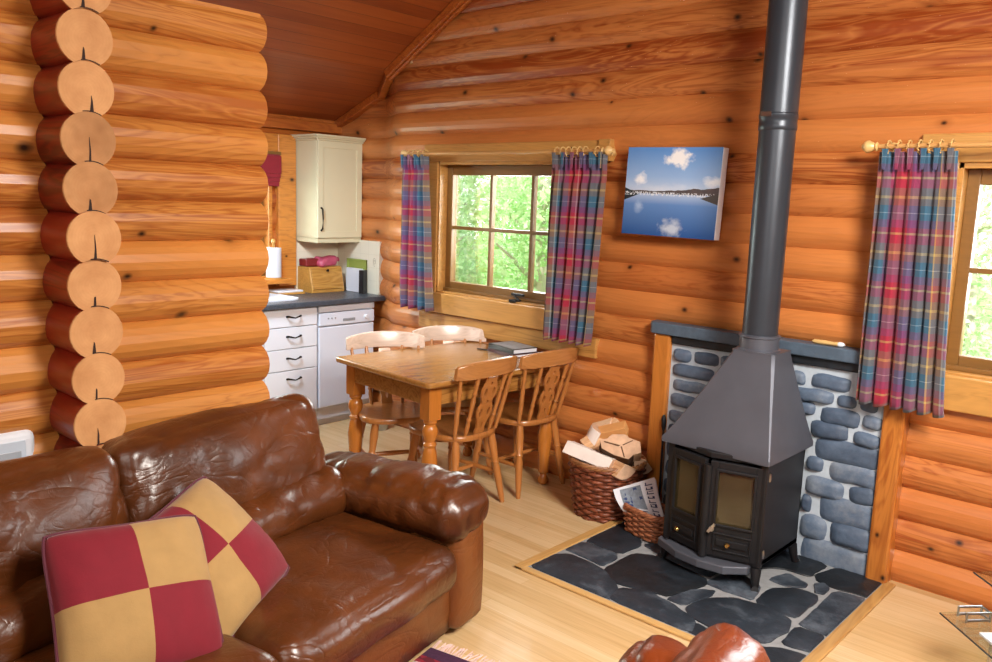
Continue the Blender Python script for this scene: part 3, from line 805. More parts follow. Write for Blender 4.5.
mb = MB(); mb.lathe([(.079, 0), (.079, .905)], None, 40); mb.build('lower_pipe', M_pipe_m, fl)
mb = MB(); mb.lathe([(.0795, .905), (.0825, .91), (.0825, .93), (.081, .935), (.081, .955), (.084, .96), (.084, .975), (.0795, .98)], None, 40); mb.build('joint_ring', M_pipe_m, fl)
mb = MB(); mb.lathe([(.0815, .98), (.0815, 3.29)], None, 40); mb.build('upper_pipe', M_pipe_m, fl)
mb = MB()
mb.box((-.02, -.0835, .972), (.05, .004, .02)); mb.build('joint_clip', M_steel, fl)

# poker
e = thing('fire_poker', 'black iron poker leaning against the left fireplace post behind the log basket', 'poker', (-2.19, 3.80, HT))
mb = MB(); mb.tube([(0, 0, 0), (-.015, .02, .25), (-.025, .035, .47)], .006, 8); mb.build('shaft', M_iron, e)
mb = MB(); mb.stick((-.025, .035, .46), (-.031, .042, .55), [(.006, 0), (.012, .3), (.013, .7), (.006, 1)], 10); mb.build('handle', M_iron, e)

# ------------------------------------------------------------------ baskets
def round_basket(e, r0, r1, h, rows, stakes, mat, flat=None):
    mb = MB()
    N = stakes*6
    def rad(z): 
        t = z/h; return r0 + (r1-r0)*(t**.8)
    def xy(a, r):
        if flat:   # rounded rectangle footprint: flat = (hx, hy) scale
            e_ = 4.5; c_, s_ = cos(a), sin(a)
            l = (abs(c_)**e_ + abs(s_)**e_)**(-1/e_)
            return (c_*l*flat[0]*r/r1, s_*l*flat[1]*r/r1)
        return (r*cos(a), r*sin(a))
    for k in range(rows):
        z = h*(k+.5)/rows; pts = []
        for i in range(N):
            a = 2*pi*i/N
            r = rad(z) + .0075*sin(stakes/2*a*1.0 + k*pi)
            x, y = xy(a, r); pts.append((x, y, z))
        mb.tube(pts, h/rows*.56, 6, 0, True)
    body = mb.build('woven_body', mat, e, angle=80)
    mb = MB()
    for i in range(stakes):
        a = 2*pi*(i+.5)/stakes
        x0, y0 = xy(a, rad(0)); x1, y1 = xy(a, rad(h)); xm, ym = xy(a, rad(h/2))
        mb.tube([(x0, y0, 0), (xm, ym, h/2), (x1, y1, h)], .0045, 6)
    mb.build('stakes', mat, e)
    mb = MB()
    for j in range(3):
        pts = []
        for i in range(N):
            a = 2*pi*i/N; ph = a*stakes/2 + j*2*pi/3
            x, y = xy(a, rad(h)+.007*cos(ph)); pts.append((x, y, h+.006+.008*sin(ph)))
        mb.tube(pts, .0085, 6, 0, True)
    mb.build('braided_rim', M_wicklight if not flat else mat, e)
    mb = MB(); pts = [xy(2*pi*i/40, r0) for i in range(40)]
    mb.prism(pts, .002, .012); mb.build('base', mat, e)
lbx, lby = -2.445, 3.66
lb = thing('log_basket', 'large round brown wicker basket of firewood on the floor beside the fireplace', 'basket', (lbx, lby, 0))
round_basket(lb, .155, .20, .30, 15, 22, M_wick)
nb = thing('newspaper_basket', 'small rectangular red-brown wicker basket holding a newspaper beside the stove', 'basket', (-2.085, 3.545, HT), radians(-12))
round_basket(nb, .095, .11, .125, 9, 20, M_wick2, flat=(.128, .085))

# firewood: each log its own thing
def log_split(name, label, L, prof, mats, loc, rot, seed=0):
    """prof = list of (y,z,materialindex of the face that follows)"""
    n = len(prof); mb = MB(); segs = 6; vs = []
    for k in range(segs+1):
        x = -L/2 + L*k/segs
        for i, p in enumerate(prof):
            j = 1 + .06*noise.noise(Vector((x*9+seed, i*2.1, seed)))
            vs.append((x, p[0]*j, p[1]*j))
    o = len(mb.v)
    for k in range(segs):
        for i in range(n):
            mb.add([], [], 0)
    fs = []; ms = []
    mb.v = [Vector(v) for v in vs]
    for k in range(segs):
        for i in range(n):
            fs.append((k*n+i, k*n+(i+1) % n, (k+1)*n+(i+1) % n, (k+1)*n+i)); ms.append(prof[i][2])
    fs.append(tuple(range(n-1, -1, -1))); ms.append(1); fs.append(tuple(segs*n+i for i in range(n))); ms.append(1)
    mb.f = fs; mb.m = ms; mb.c = [random.random()]*len(fs)
    o = mb.build(name, mats, None, angle=35, bevel=.003)
    o.location = loc; o.rotation_euler = rot
    return tag(o, label, 'firewood', 'split logs in the wicker basket')
def wedge(r, a=pi*.55, bark=2, n=6):
    P = [(0, 0, 0)]
    for i in range(n+1):
        t = -a/2 + a*i/n; P.append((r*sin(t), r*cos(t), bark if i < n else 0))
    return [(p[0], p[1]-r*.55, p[2]) for p in P]
rect = lambda w, h: [(-w/2, -h/2, 0), (w/2, -h/2, 0), (w/2, h/2, 0), (-w/2, h/2, 0)]
FM = [M_split, M_splitend, M_bark]
FO = [M_splito, M_splito, M_splito]
FB = [M_birch, M_splitend, M_birch]
B = Vector((lbx, lby, 0))
log_split('firewood_log', 'long pale split log lying across the front rim of the wicker basket', .29, wedge(.07, pi*.6, 2), FB, B+Vector((-.03, -.125, .345)), (radians(200), radians(8), radians(4)), 1)
log_split('firewood_log', 'pale log with ragged bark standing upright at the left of the wicker basket', .26, wedge(.075, pi*.7, 2), FB, B+Vector((-.125, -.02, .34)), (radians(20), radians(-68), radians(28)), 2)
ch = log_split('firewood_log', 'thick split log showing its cracked pale end, on the right of the basket heap', .15, [(-.095, -.03, 2), (-.03, -.062, 2), (.045, -.078, 2), (.07, -.05, 0), (.108, -.035, 0), (.10, .025, 0), (.045, .045, 0), (.02, .062, 0), (-.05, .055, 0), (-.07, .03, 0), (-.112, .018, 2)], FM, B+Vector((.098, -.03, .385)), (0, 0, 0), 3)
cm = MB()
for p_ in ([(.0, -.004), (-.085, .012), (-.09, .006), (-.01, -.012)], [(.01, .0), (.06, .03), (.064, .026), (.012, -.005)], [(.0, -.01), (.02, -.07), (.027, -.07), (.008, -.01)]):
    cm.add([(.0765, a, b) for a, b in p_], [(0, 1, 2, 3)])
cm.build('crack', M_bark, ch, smooth=False)
ch.rotation_euler = Vector((.42, -.66, .62)).to_track_quat('X', 'Z').to_euler()
log_split('firewood_log', 'orange sawn block lying on top of the heap in the wicker basket', .16, rect(.07, .055), FO, B+Vector((.0, .035, .455)), (radians(24), radians(-20), radians(20)), 4)
log_split('firewood_log', 'split log in the middle of the basket heap under the orange block', .24, wedge(.085, pi*.6, 0), FM, B+Vector((-.05, .03, .40)), (radians(60), radians(-30), radians(60)), 5)
log_split('firewood_log', 'small pale offcut at the back of the basket heap', .13, rect(.05, .045), FM, B+Vector((-.095, .08, .455)), (radians(30), radians(-24), radians(10)), 6)
log_split('firewood_log', 'split log low in the basket between the front log and the right-hand rim', .28, wedge(.085, pi*.6, 0), FM, B+Vector((.06, -.06, .30)), (radians(190), 0, radians(-20)), 7)
log_split('firewood_log', 'low log deep in the basket below the heap', .30, wedge(.09, pi*.8, 2), FM, B+Vector((0, .03, .22)), (radians(10), 0, radians(50)), 8)
log_split('firewood_log', 'split log at the back right of the basket heap against the rim', .26, wedge(.085, pi*.8, 2), FM, B+Vector((.06, .09, .29)), (radians(150), 0, radians(-15)), 9)

# newspaper: folded sheets bent over the rim
e = thing('newspaper', 'folded newspaper with blue print sticking out of the small wicker basket', 'newspaper', (-2.085, 3.545, HT), radians(-12))
def sheet(mb, P00, P10, P01, P11, bend, mi=0, thick=.0, n=10, off=0, u0=0, u1=1, v0=0, v1=1, jag=None):
    P00, P10, P01, P11 = map(Vector, (P00, P10, P01, P11))
    nr = (P10-P00).cross(P01-P00).normalized()
    vs = []
    for j in range(n+1):
        for i in range(n+1):
            u = u0+(u1-u0)*i/n; v = v0+(v1-v0)*j/n
            p = P00*(1-u)*(1-v)+P10*u*(1-v)+P01*(1-u)*v+P11*u*v
            vs.append(p + nr*(off + bend*sin(pi*v)*.6 + .006*sin(7*u+3*v)))
    mb.add(vs, [(j*(n+1)+i, j*(n+1)+i+1, (j+1)*(n+1)+i+1, (j+1)*(n+1)+i) for j in range(n) for i in range(n)], mi)
Q = [(-.115, -.075, .09), (.125, -.01, .085), (-.20, -.08, .19), (-.055, .065, .275)]
mb = MB()
for k in range(3): sheet(mb, *[Vector(q)+Vector((0, .006*k, -.006*k)) for q in Q], .02, 0)
sheet(mb, (-.10, -.075, .09), (.0, -.06, .08), (-.186, -.08, .183), (-.12, -.02, .17), 0, 0)
pap = mb.build('folded_sheets', M_paper, e)
mb = MB()
def mark(u0, u1, v0, v1, mi): sheet(mb, *Q, .02, mi, n=5, off=-.0022, u0=u0, u1=u1, v0=v0, v1=v1)
def mark2(u0, u1, v0, v1, mi): sheet(mb, *Q, .02, mi, n=5, off=.0022, u0=u0, u1=u1, v0=v0, v1=v1)
rr = random.Random(5)
for mk in (mark, mark2):
    mk(.14, .66, .30, .92, 1)
    for k in range(14):
        a = .16+rr.random()*.40; c_ = .32+rr.random()*.5; mk(a, a+.04+rr.random()*.08, c_, c_+.03+rr.random()*.08, 0)
    for k in range(9):
        a = .08+k*.098; w_ = .05+.03*rr.random(); mk(.76+.02*rr.random(), .80, a, a+w_, 0); mk(.76, .93, a, a+.02, 0)
        if k % 2: mk(.88, .93, a, a+w_, 0)
        if k % 3 == 0: mk(.82, .93, a+w_-.015, a+w_, 0)
    for k in range(4): mk(.14, .64, .08+k*.05, .10+k*.05, 0)
mb.build('print', [M_ink, M_ink2], pap)

# ------------------------------------------------------------------ dining table
TA = radians(-4.5)
TX, TY = -2.955, 2.79
tb = thing('dining_table', 'rectangular honey pine farmhouse dining table with turned legs, one end against the log wall', 'table', (TX, TY, 0), TA)
TL, TW, TH = 1.06, .87, .755
def rrect(x0, x1, y0, y1, r, n=6):
    P = []
    for cx, cy, a in ((x1-r, y1-r, 0), (x0+r, y1-r, 90), (x0+r, y0+r, 180), (x1-r, y0+r, 270)):
        for i in range(n+1):
            t = radians(a+90*i/n); P.append((cx+r*cos(t), cy+r*sin(t)))
    return P
mb = MB(); mb.prism(rrect(-TW, 0, 0, TL, .03), TH-.03, TH, None, 0, .4)
mb.build('tabletop', M_table, tb, bevel=.009, seg=3)
mb = MB(); i_ = .055; ah = .105
mb.bx(-TW+i_, -i_, i_, i_+.022, TH-.03-ah, TH-.03, 0, None, .6); mb.bx(-TW+i_, -i_, TL-i_-.022, TL-i_, TH-.03-ah, TH-.03, 0, None, .6)
mb.bx(-TW+i_, -TW+i_+.022, i_, TL-i_, TH-.03-ah, TH-.03, 0, None, .6); mb.bx(-i_-.022, -i_, i_, TL-i_, TH-.03-ah, TH-.03, 0, None, .6)
mb.build('apron', M_table, tb, smooth=False, bevel=.003)
tl_prof = [(.018, 0), (.03, .012), (.034, .03), (.024, .055), (.02, .065), (.032, .08), (.027, .095), (.033, .16), (.040, .25), (.043, .31), (.036, .37), (.028, .395), (.036, .405), (.036, .415), (.027, .425), (.03, .435), (.041, .465), (.043, .485), (.036, .51), (.028, .52), (.037, .53), (.037, .542), (.032, .55)]
for sx in (-TW+.09, -.09):
    for sy in (.09, TL-.09):
        mb = MB(); mb.lathe([(r, z*.99) for r, z in tl_prof], T(sx, sy, 0), 20)
        mb.bx(sx-.04, sx+.04, sy-.04, sy+.04, .54, TH-.03); mb.build('leg', M_tabley, tb, bevel=.003)

# books on the table
def book(name, label, x, y, z, w, d, h, mat, rz):
    e = thing(name, label, 'book', (x, y, z), rz)
    mb = MB(); mb.bx(-w/2, w/2, -d/2, d/2, 0, .004); mb.bx(-w/2, w/2, -d/2, d/2, h-.004, h); mb.bx(-w/2, w/2, -d/2, -d/2+.004, 0, h)
    mb.build('cover', mat, e, smooth=False, bevel=.001)
    mb = MB().bx(-w/2+.006, w/2-.004, -d/2+.005, d/2-.005, .004, h-.004); mb.build('pages', M_paper, e, smooth=False)
    return e
M_bk = plain('black_cover', '#17171a', .3); M_bk2 = plain('maroon_cover', '#4c1a20', .4); M_grey = plain('grey_cover_print', '#8d9095', .4, nscale=40, noise_amt=.6)
tw = lambda x, y: (Matrix.Translation((TX, TY, 0)) @ RZ(TA)) @ Vector((x, y, 0))
p = tw(-.375, .955)
book('hardback_book', 'maroon hardback book at the bottom of the two on the table', p.x, p.y, TH, .27, .19, .022, M_bk2, radians(-12))
b2 = book('hardback_book', 'black hardback book with a grey printed cover, lying on the maroon one', p.x, p.y, TH+.022, .255, .185, .03, M_bk, radians(-12))
mb = MB(); mb.bx(-.115, .115, -.08, .08, .030, .0305); mb.build('cover_print', M_grey, b2, smooth=False)
e = thing('pen', 'thin dark pen lying beside the books on the table', 'pen', tuple(tw(-.54, .88) + Vector((0, 0, TH+.0045))), radians(10))
mb = MB(); mb.stick((-.06, 0, 0), (.055, 0, 0), [(.0035, 0), (.004, .1), (.0042, 1)], 8); mb.build('barrel', M_bk, e)
mb = MB(); mb.stick((.055, 0, 0), (.07, 0, 0), [(.0042, 0), (.001, 1)], 8); mb.build('tip', M_steel, e)

# ------------------------------------------------------------------ chairs
def fret_mesh():
    """pierced fiddle splat, built flat in x (width) / y (height)"""
    cu = bpy.data.curves.new('splat', 'CURVE'); cu.dimensions = '2D'; cu.fill_mode = 'BOTH'; cu.extrude = .006; cu.bevel_depth = .0012
    def sp(pts):
        s_ = cu.splines.new('POLY'); s_.points.add(len(pts)-1); s_.use_cyclic_u = True
        for p_, q in zip(s_.points, pts): p_.co = (q[0], q[1], 0, 1)
    half = [(.030, 0), (.034, .02), (.03, .05), (.036, .08), (.052, .11), (.058, .14), (.050, .17), (.037, .19), (.042, .21), (.056, .24), (.058, .27), (.047, .30), (.036, .32), (.034, .345)]
    sp(half + [(-x, y) for x, y in half[::-1]])
    def circ(cx, cy, rx, ry, n=16): sp([(cx+rx*cos(-2*pi*i/n), cy+ry*sin(-2*pi*i/n)) for i in range(n)])
    for s_ in (-1, 1):
        circ(.030*s_, .135, .013, .03); circ(.031*s_, .255, .013, .028)
    circ(0, .195, .012, .016); circ(0, .305, .01, .014); circ(0, .06, .009, .022)
    ob = bpy.data.objects.new('tmp', cu); COL.objects.link(ob)
    dg = bpy.context.evaluated_depsgraph_get(); me = bpy.data.meshes.new_from_object(ob.evaluated_get(dg))
    bpy.data.objects.remove(ob); return me
SPLAT = fret_mesh(); SPLAT.materials.clear(); SPLAT.materials.append(M_chair)
def make_chair(label):
    """faces -x (towards the table); seat 0.44 high"""
    t = thing('dining_chair', label, 'chair', (0, 0, 0), 0, 'farmhouse chairs round the dining table')
    SH = .44
    # dished seat, wider at the front
    mb = MB(); N = 48; vs = []; 
    def outline(a):
        c_, s_ = cos(a), sin(a); e_ = 3.2
        l = (abs(c_)**e_+abs(s_)**e_)**(-1/e_); x = c_*l; y = s_*l
        return (x*.205, y*(.205 - .02*x))
    rings = [(1, SH-.03), (1.02, SH-.02), (1.02, SH-.008), (.985, SH), (.85, SH-.004), (.6, SH-.010), (.3, SH-.012), (0.02, SH-.012)]
    for k, z in rings:
        for i in range(N):
            x, y = outline(2*pi*i/N); vs.append((x*k, y*k, z))
    fs = [tuple(range(N-1, -1, -1))]
    for r_ in range(len(rings)-1):
        for i in range(N): fs.append((r_*N+i, r_*N+(i+1) % N, (r_+1)*N+(i+1) % N, (r_+1)*N+i))
    fs.append(tuple((len(rings)-1)*N+i for i in range(N)))
    mb.add(vs, fs, 0, None, .4); mb.build('seat', M_chair, t, angle=50)
    lp = [(.012, 0), (.015, .05), (.019, .2), (.022, .45), (.018, .55), (.022, .57), (.018, .6), (.024, .8), (.019, 1)]
    ft = {}
    for sx in (-1, 1):
        for sy in (-1, 1):
            top = Vector((.145*sx, .14*sy, SH-.02)); bot = Vector((.205*sx if sx > 0 else -.19, .195*sy, 0))
            mb = MB(); mb.stick(bot, top, lp, 14); mb.build('leg', M_chair, t); ft[(sx, sy)] = (bot, top)
    pr = [(.008, 0), (.012, .2), (.015, .5), (.012, .8), (.008, 1)]
    for sy in (-1, 1):
        a = ft[(-1, sy)][0].lerp(ft[(-1, sy)][1], .42); b_ = ft[(1, sy)][0].lerp(ft[(1, sy)][1], .42)
        mb = MB(); mb.stick(a, b_, pr, 10); mb.build('stretcher', M_chair, t)
    a = (ft[(-1, -1)][0].lerp(ft[(-1, -1)][1], .42) + ft[(1, -1)][0].lerp(ft[(1, -1)][1], .42))/2
    b_ = (ft[(-1, 1)][0].lerp(ft[(-1, 1)][1], .42) + ft[(1, 1)][0].lerp(ft[(1, 1)][1], .42))/2
    mb = MB(); mb.stick(a, b_, pr, 10); mb.build('stretcher', M_chair, t)
    # crest rail, curved in plan (wraps forward at its ends)
    mb = MB(); n = 20; vs = []; fs = []
    CZ0, CZ1 = .755, .862
    def crest(v): return .285 - .065*(abs(v)**2.2)
    for i in range(n+1):
        v = -1+2*i/n; y = v*.242
        x = crest(v); dip = .014*(abs(v)**4); zt = CZ1 - .012*v*v - dip; zb = CZ0 + .012*(1-v*v)+.008*abs(v)**6
        th = .011
        vs += [(x-th, y, zb), (x+th, y, zb), (x+th+.012, y, zt-.006), (x+.012, y, zt), (x-th+.012, y, zt-.006)]
    for i in range(n):
        for k in range(5): fs.append((i*5+k, i*5+(k+1) % 5, (i+1)*5+(k+1) % 5, (i+1)*5+k))
    fs.append((4, 3, 2, 1, 0)); fs.append(tuple(n*5+k for k in range(5)))
    mb.add(vs, fs, 0, None, .3); mb.build('crest_rail', M_chaircrest, t, angle=55, bevel=.003)
    turned = [(.009, 0), (.012, .12), (.014, .2), (.010, .26), (.015, .29), (.010, .32), (.013, .5), (.014, .6), (.009, .68), (.015, .72), (.010, .76), (.012, .9), (.009, 1)]
    for v, s0 in ((-.86, -.165), (-.46, -.095), (.46, .095), (.86, .165)):
        x0 = .175 - .5*(abs(s0)**2)*1.2
        mb = MB(); pf = turned if abs(v) < .7 else [(.010, 0), (.015, .3), (.013, .6), (.0105, .72), (.014, .76), (.0105, .8), (.009, 1)]
        mb.stick((x0, s0, SH-.012), (crest(v)-.004, v*.242, CZ0+.02), pf, 12); mb.build('spindle', M_chair, t)
    o = link('splat', SPLAT, t, True, 0, 40)
    # stand the flat splat up and lean it back
    p0 = Vector((.178, 0, SH-.012)); p1 = Vector((.272, 0, CZ0+.015)); d = (p1-p0).normalized(); w = Vector((0, 1, 0)); nrm = w.cross(d)
    M = Matrix((w, d, nrm)).transposed().to_4x4(); M.translation = p0
    o.matrix_local = M
    return t
ca = make_chair('honey wooden fiddle-back chair on the sofa side of the table, second from the log wall')
ca.location = (-3.13, 3.155, 0); ca.rotation_euler.z = radians(2)
cb = copy_tree(ca); cb['label'] = 'honey wooden fiddle-back chair on the sofa side of the table, beside the log wall'
cb.location = (-3.10, 3.67, 0); cb.rotation_euler.z = radians(-3)
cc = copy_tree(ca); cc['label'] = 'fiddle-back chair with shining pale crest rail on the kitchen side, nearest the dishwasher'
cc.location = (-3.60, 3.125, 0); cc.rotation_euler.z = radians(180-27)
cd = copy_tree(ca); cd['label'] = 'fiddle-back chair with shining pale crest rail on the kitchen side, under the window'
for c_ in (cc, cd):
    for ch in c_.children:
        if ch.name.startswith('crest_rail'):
            ch.material_slots[0].link = 'OBJECT'; ch.material_slots[0].material = M_crestsheen
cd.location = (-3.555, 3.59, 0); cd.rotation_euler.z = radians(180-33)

# ------------------------------------------------------------------ curtains and poles
def curtain(name, label, x0t, x1t, x0b, x1b, zt, zb, yc, folds, amp, seed, uoff):
    e = thing(name, label, 'curtain', ((x0t+x1t)/2, yc, zb))
    cx = (x0t+x1t)/2
    nu, nv = folds*14, 34; vs = []; fs = []
    mb = MB(); uv = {}
    full = (x1b-x0b)*1.2
    for j in range(nv+1):
        v = j/nv; z = zb + (zt-zb)*v
        hem = (1-v)
        for i in range(nu+1):
            u = i/nu
            x0 = x0b + (x0t-x0b)*v**.8; x1 = x1b+(x1t-x1b)*v**.8
            ph = u*folds*2*pi + .8*noise.noise(Vector((u*3+seed, v*1.1, seed)))
            a = amp*(.55+.75*hem**.7)
            if v > .93: a = amp*.9
            if .88 < v <= .93: a = amp*.45
            f = sin(ph) + .35*sin(2*ph+1.1+seed)
            y = a*f*.8 + .012*noise.noise(Vector((u*4, v*2.5, seed+5)))
            x = x0 + (x1-x0)*u + .006*cos(ph)*hem
            z_ = z + (.006*sin(ph+1) if j == 0 else 0)
            vs.append((x-cx, y, z_-zb)); uv[len(vs)-1] = (u*full+uoff, z)
    for j in range(nv):
        for i in range(nu): fs.append((j*(nu+1)+i, j*(nu+1)+i+1, (j+1)*(nu+1)+i+1, (j+1)*(nu+1)+i))
    mb.add(vs, fs); mb.uv = uv
    o = mb.build('cloth', M_tartan, e, angle=180)
    so = o.modifiers.new('Solidify', 'SOLIDIFY'); so.thickness = .003
    # heading: pinch pleats
    mb = MB()
    for k in range(folds):
        u = (k+.5)/folds; x = x0t+(x1t-x0t)*u - cx
        for s_ in (-1, 0, 1):
            mb.stick((x+.003*s_, -amp*.9-.003, zt-zb-.075), (x+.007*s_, -amp*.9-.006, zt-zb+.012), [(.003, 0), (.005, .3), (.0045, .6), (.007, 1)], 8)
    w = MB(); w.v = mb.v; w.f = mb.f; w.m = mb.m; w.c = mb.c
    w.uv = {i: ((p.x+cx-x0t)/(x1t-x0t)*(x1b-x0b)*1.2+uoff, p.z+zb) for i, p in enumerate(w.v)}
    w.build('pinch_pleats', M_tartan, e)
    return e
PY = 3.80; PZ = 1.963
curtain('tartan_curtain', 'red and blue tartan curtain at the kitchen side of the dining window', -4.337, -4.075, -4.345, -4.0, 1.945, .927, PY, 4, .026, 1.0, .30)
curtain('tartan_curtain', 'red and blue tartan curtain between the dining window and the lake picture', -3.035, -2.648, -3.05, -2.70, 1.945, .878, PY, 6, .026, 2.3, .26)
curtain('tartan_curtain', 'red and blue tartan curtain hanging over the end of the slate mantel', -1.233, -.928, -1.232, -.868, 1.94, .838, PY, 6, .024, 4.1, .30)
def pole(label, x0, x1, ringx, rings_l):
    e = thing('curtain_pole', label, 'curtain pole', ((x0+x1)/2, PY, PZ)); c = (x0+x1)/2
    mb = MB().cyl((x0-c, 0, 0), (x1-c, 0, 0), .0105, None, 16); mb.build('rod', M_rod, e)
    for x, s_ in ((x0, -1), (x1, 1)):
        mb = MB(); mb.stick((x-c, 0, 0), (x-c+.07*s_, 0, 0), [(.014, 0), (.02, .08), (.014, .2), (.018, .3), (.027, .55), (.026, .7), (.016, .88), (.006, 1)], 16); mb.build('finial', M_pale, e)
    for x in rings_l:
        mb = MB(); mb.stick((x-c, .0, 0), (x-c, .12, 0), [(.013, 0), (.010, .3), (.012, .8), (.024, .86), (.024, 1)], 12); mb.build('bracket', M_pale, e)
    for x in ringx:
        pts = [(x-c+.003*sin(3*i), .027*cos(2*pi*i/18), .027*sin(2*pi*i/18)-.003) for i in range(18)]
        mb = MB().tube(pts, .0035, 6, 0, True); mb.cyl((x-c, 0, -.025), (x-c, 0, -.036), .0025); mb.build('ring', M_pale, e)
    return e
lin_ = lambda a, b, n: [a+(b-a)*i/(n-1) for i in range(n)]
pole('pale turned wooden curtain pole over the dining window', -4.27, -2.69, lin_(-4.25, -4.10, 4) + lin_(-3.0, -2.80, 6) + [-2.72], [-4.18, -2.705])
pole('pale turned wooden curtain pole over the window beside the stove', -1.245, .55, lin_(-1.20, -.955, 7), [-1.215, .5])

# ------------------------------------------------------------------ canvas picture
def picture_mat():
    t = NT('lake_photo_print'); uv = t.uv(); sp = t.n('ShaderNodeSeparateXYZ', {0: uv}).outputs; u, v = sp[0], sp[1]
    hz = .475
    d = t.math('ABSOLUTE', t.math('SUBTRACT', v, hz))
    base = t.mix(t.math('GREATER_THAN', v, hz), t.ramp(d, [(0, '#a9bddc'), (.12, '#5d84bd'), (.45, '#23508f')]), t.ramp(d, [(0, '#c2d0e4'), (.2, '#8fb0dc'), (.5, '#5c8fd0')]))
    def cloud(cx, cy, rx, ry, st):
        n = t.noise(uv, 9, 5, .6)
        a = t.math('DIVIDE', t.math('SUBTRACT', u, cx), rx); b = t.math('DIVIDE', t.math('SUBTRACT', v, cy), ry)
        r = t.math('SQRT', t.math('ADD', t.math('MULTIPLY', a, a), t.math('MULTIPLY', b, b)))
        return t.math('MULTIPLY', t.math('SUBTRACT', t.math('ADD', 1.0, t.math('MULTIPLY', t.math('SUBTRACT', n, .5), 2.2)), r, clamp=True), st, clamp=True)
    for cx, cy, rx, ry, st, c in ((.56, .88, .15, .12, 2.0, '#f1eff0'), (.17, .65, .07, .09, 1.6, '#eceef4'), (.93, .62, .12, .08, 1.3, '#e2e8f2'), (.54, .10, .14, .12, 1.3, '#b9c2d2'), (.17, .32, .06, .08, .9, '#9fb6d8'), (.5, .53, .5, .06, .5, '#d8dce8')):
        base = t.mix(cloud(cx, cy, rx, ry, st), base, c)
    n = t.noise(t.mapping(uv, (7, 1, 1)), 1, 5)
    hill = t.math('MULTIPLY', t.math('GREATER_THAN', v, hz), t.math('LESS_THAN', v, t.math('ADD', hz+.0, t.math('ADD', t.math('MULTIPLY', n, .07), t.math('MULTIPLY', t.math('SUBTRACT', u, .45, clamp=True), .09)))))
    base = t.mix(hill, base, t.mix(t.noise(uv, 40, 3), '#2e3a46', '#6d5a54'))
    left = t.math('MULTIPLY', t.math('LESS_THAN', t.math('ABSOLUTE', t.math('SUBTRACT', v, hz-.01)), t.math('MULTIPLY', t.math('SUBTRACT', .16, u, clamp=True), .45)), 1.0)
    base = t.mix(left, base, '#1e2b33')
    town = t.math('MULTIPLY', t.math('LESS_THAN', t.math('ABSOLUTE', t.math('SUBTRACT', v, hz)), .02), t.math('GREATER_THAN', t.noise(t.mapping(uv, (80, 40, 1)), 1, 2), .52))
    base = t.mix(town, base, '#d8dde4')
    shore = t.math('MULTIPLY', t.math('LESS_THAN', t.math('ABSOLUTE', t.math('SUBTRACT', v, hz-.035)), t.math('MULTIPLY', t.math('SUBTRACT', u, .82, clamp=True), .35)), 1.0)
    base = t.mix(shore, base, '#4d4a48')
    return t.bsdf(base, .5)
pc = thing('canvas_picture', 'unframed canvas photograph of a blue lake and sky hung on the log wall', 'picture', (-2.275, 3.868, 1.755), 0)
mb = MB(); px0, px1, pz0, pz1 = -.278, .278, -.236, .224
mb.bx(px0, px1, -.026, .03, pz0, pz1); mb.build('canvas_block', M_white, pc, smooth=False, bevel=.002)
mb = MB(); mb.add([(px0, -.0266, pz0), (px1-.001, -.0266, pz0), (px1-.001, -.0266, pz1), (px0, -.0266, pz1)], [(0, 1, 2, 3)]); mb.uv = {0: (0, 0), 1: (1, 0), 2: (1, 1), 3: (0, 1)}
mb.build('printed_face', picture_mat(), pc, smooth=False)
pc.rotation_euler = (radians(-2), radians(.8), 0)

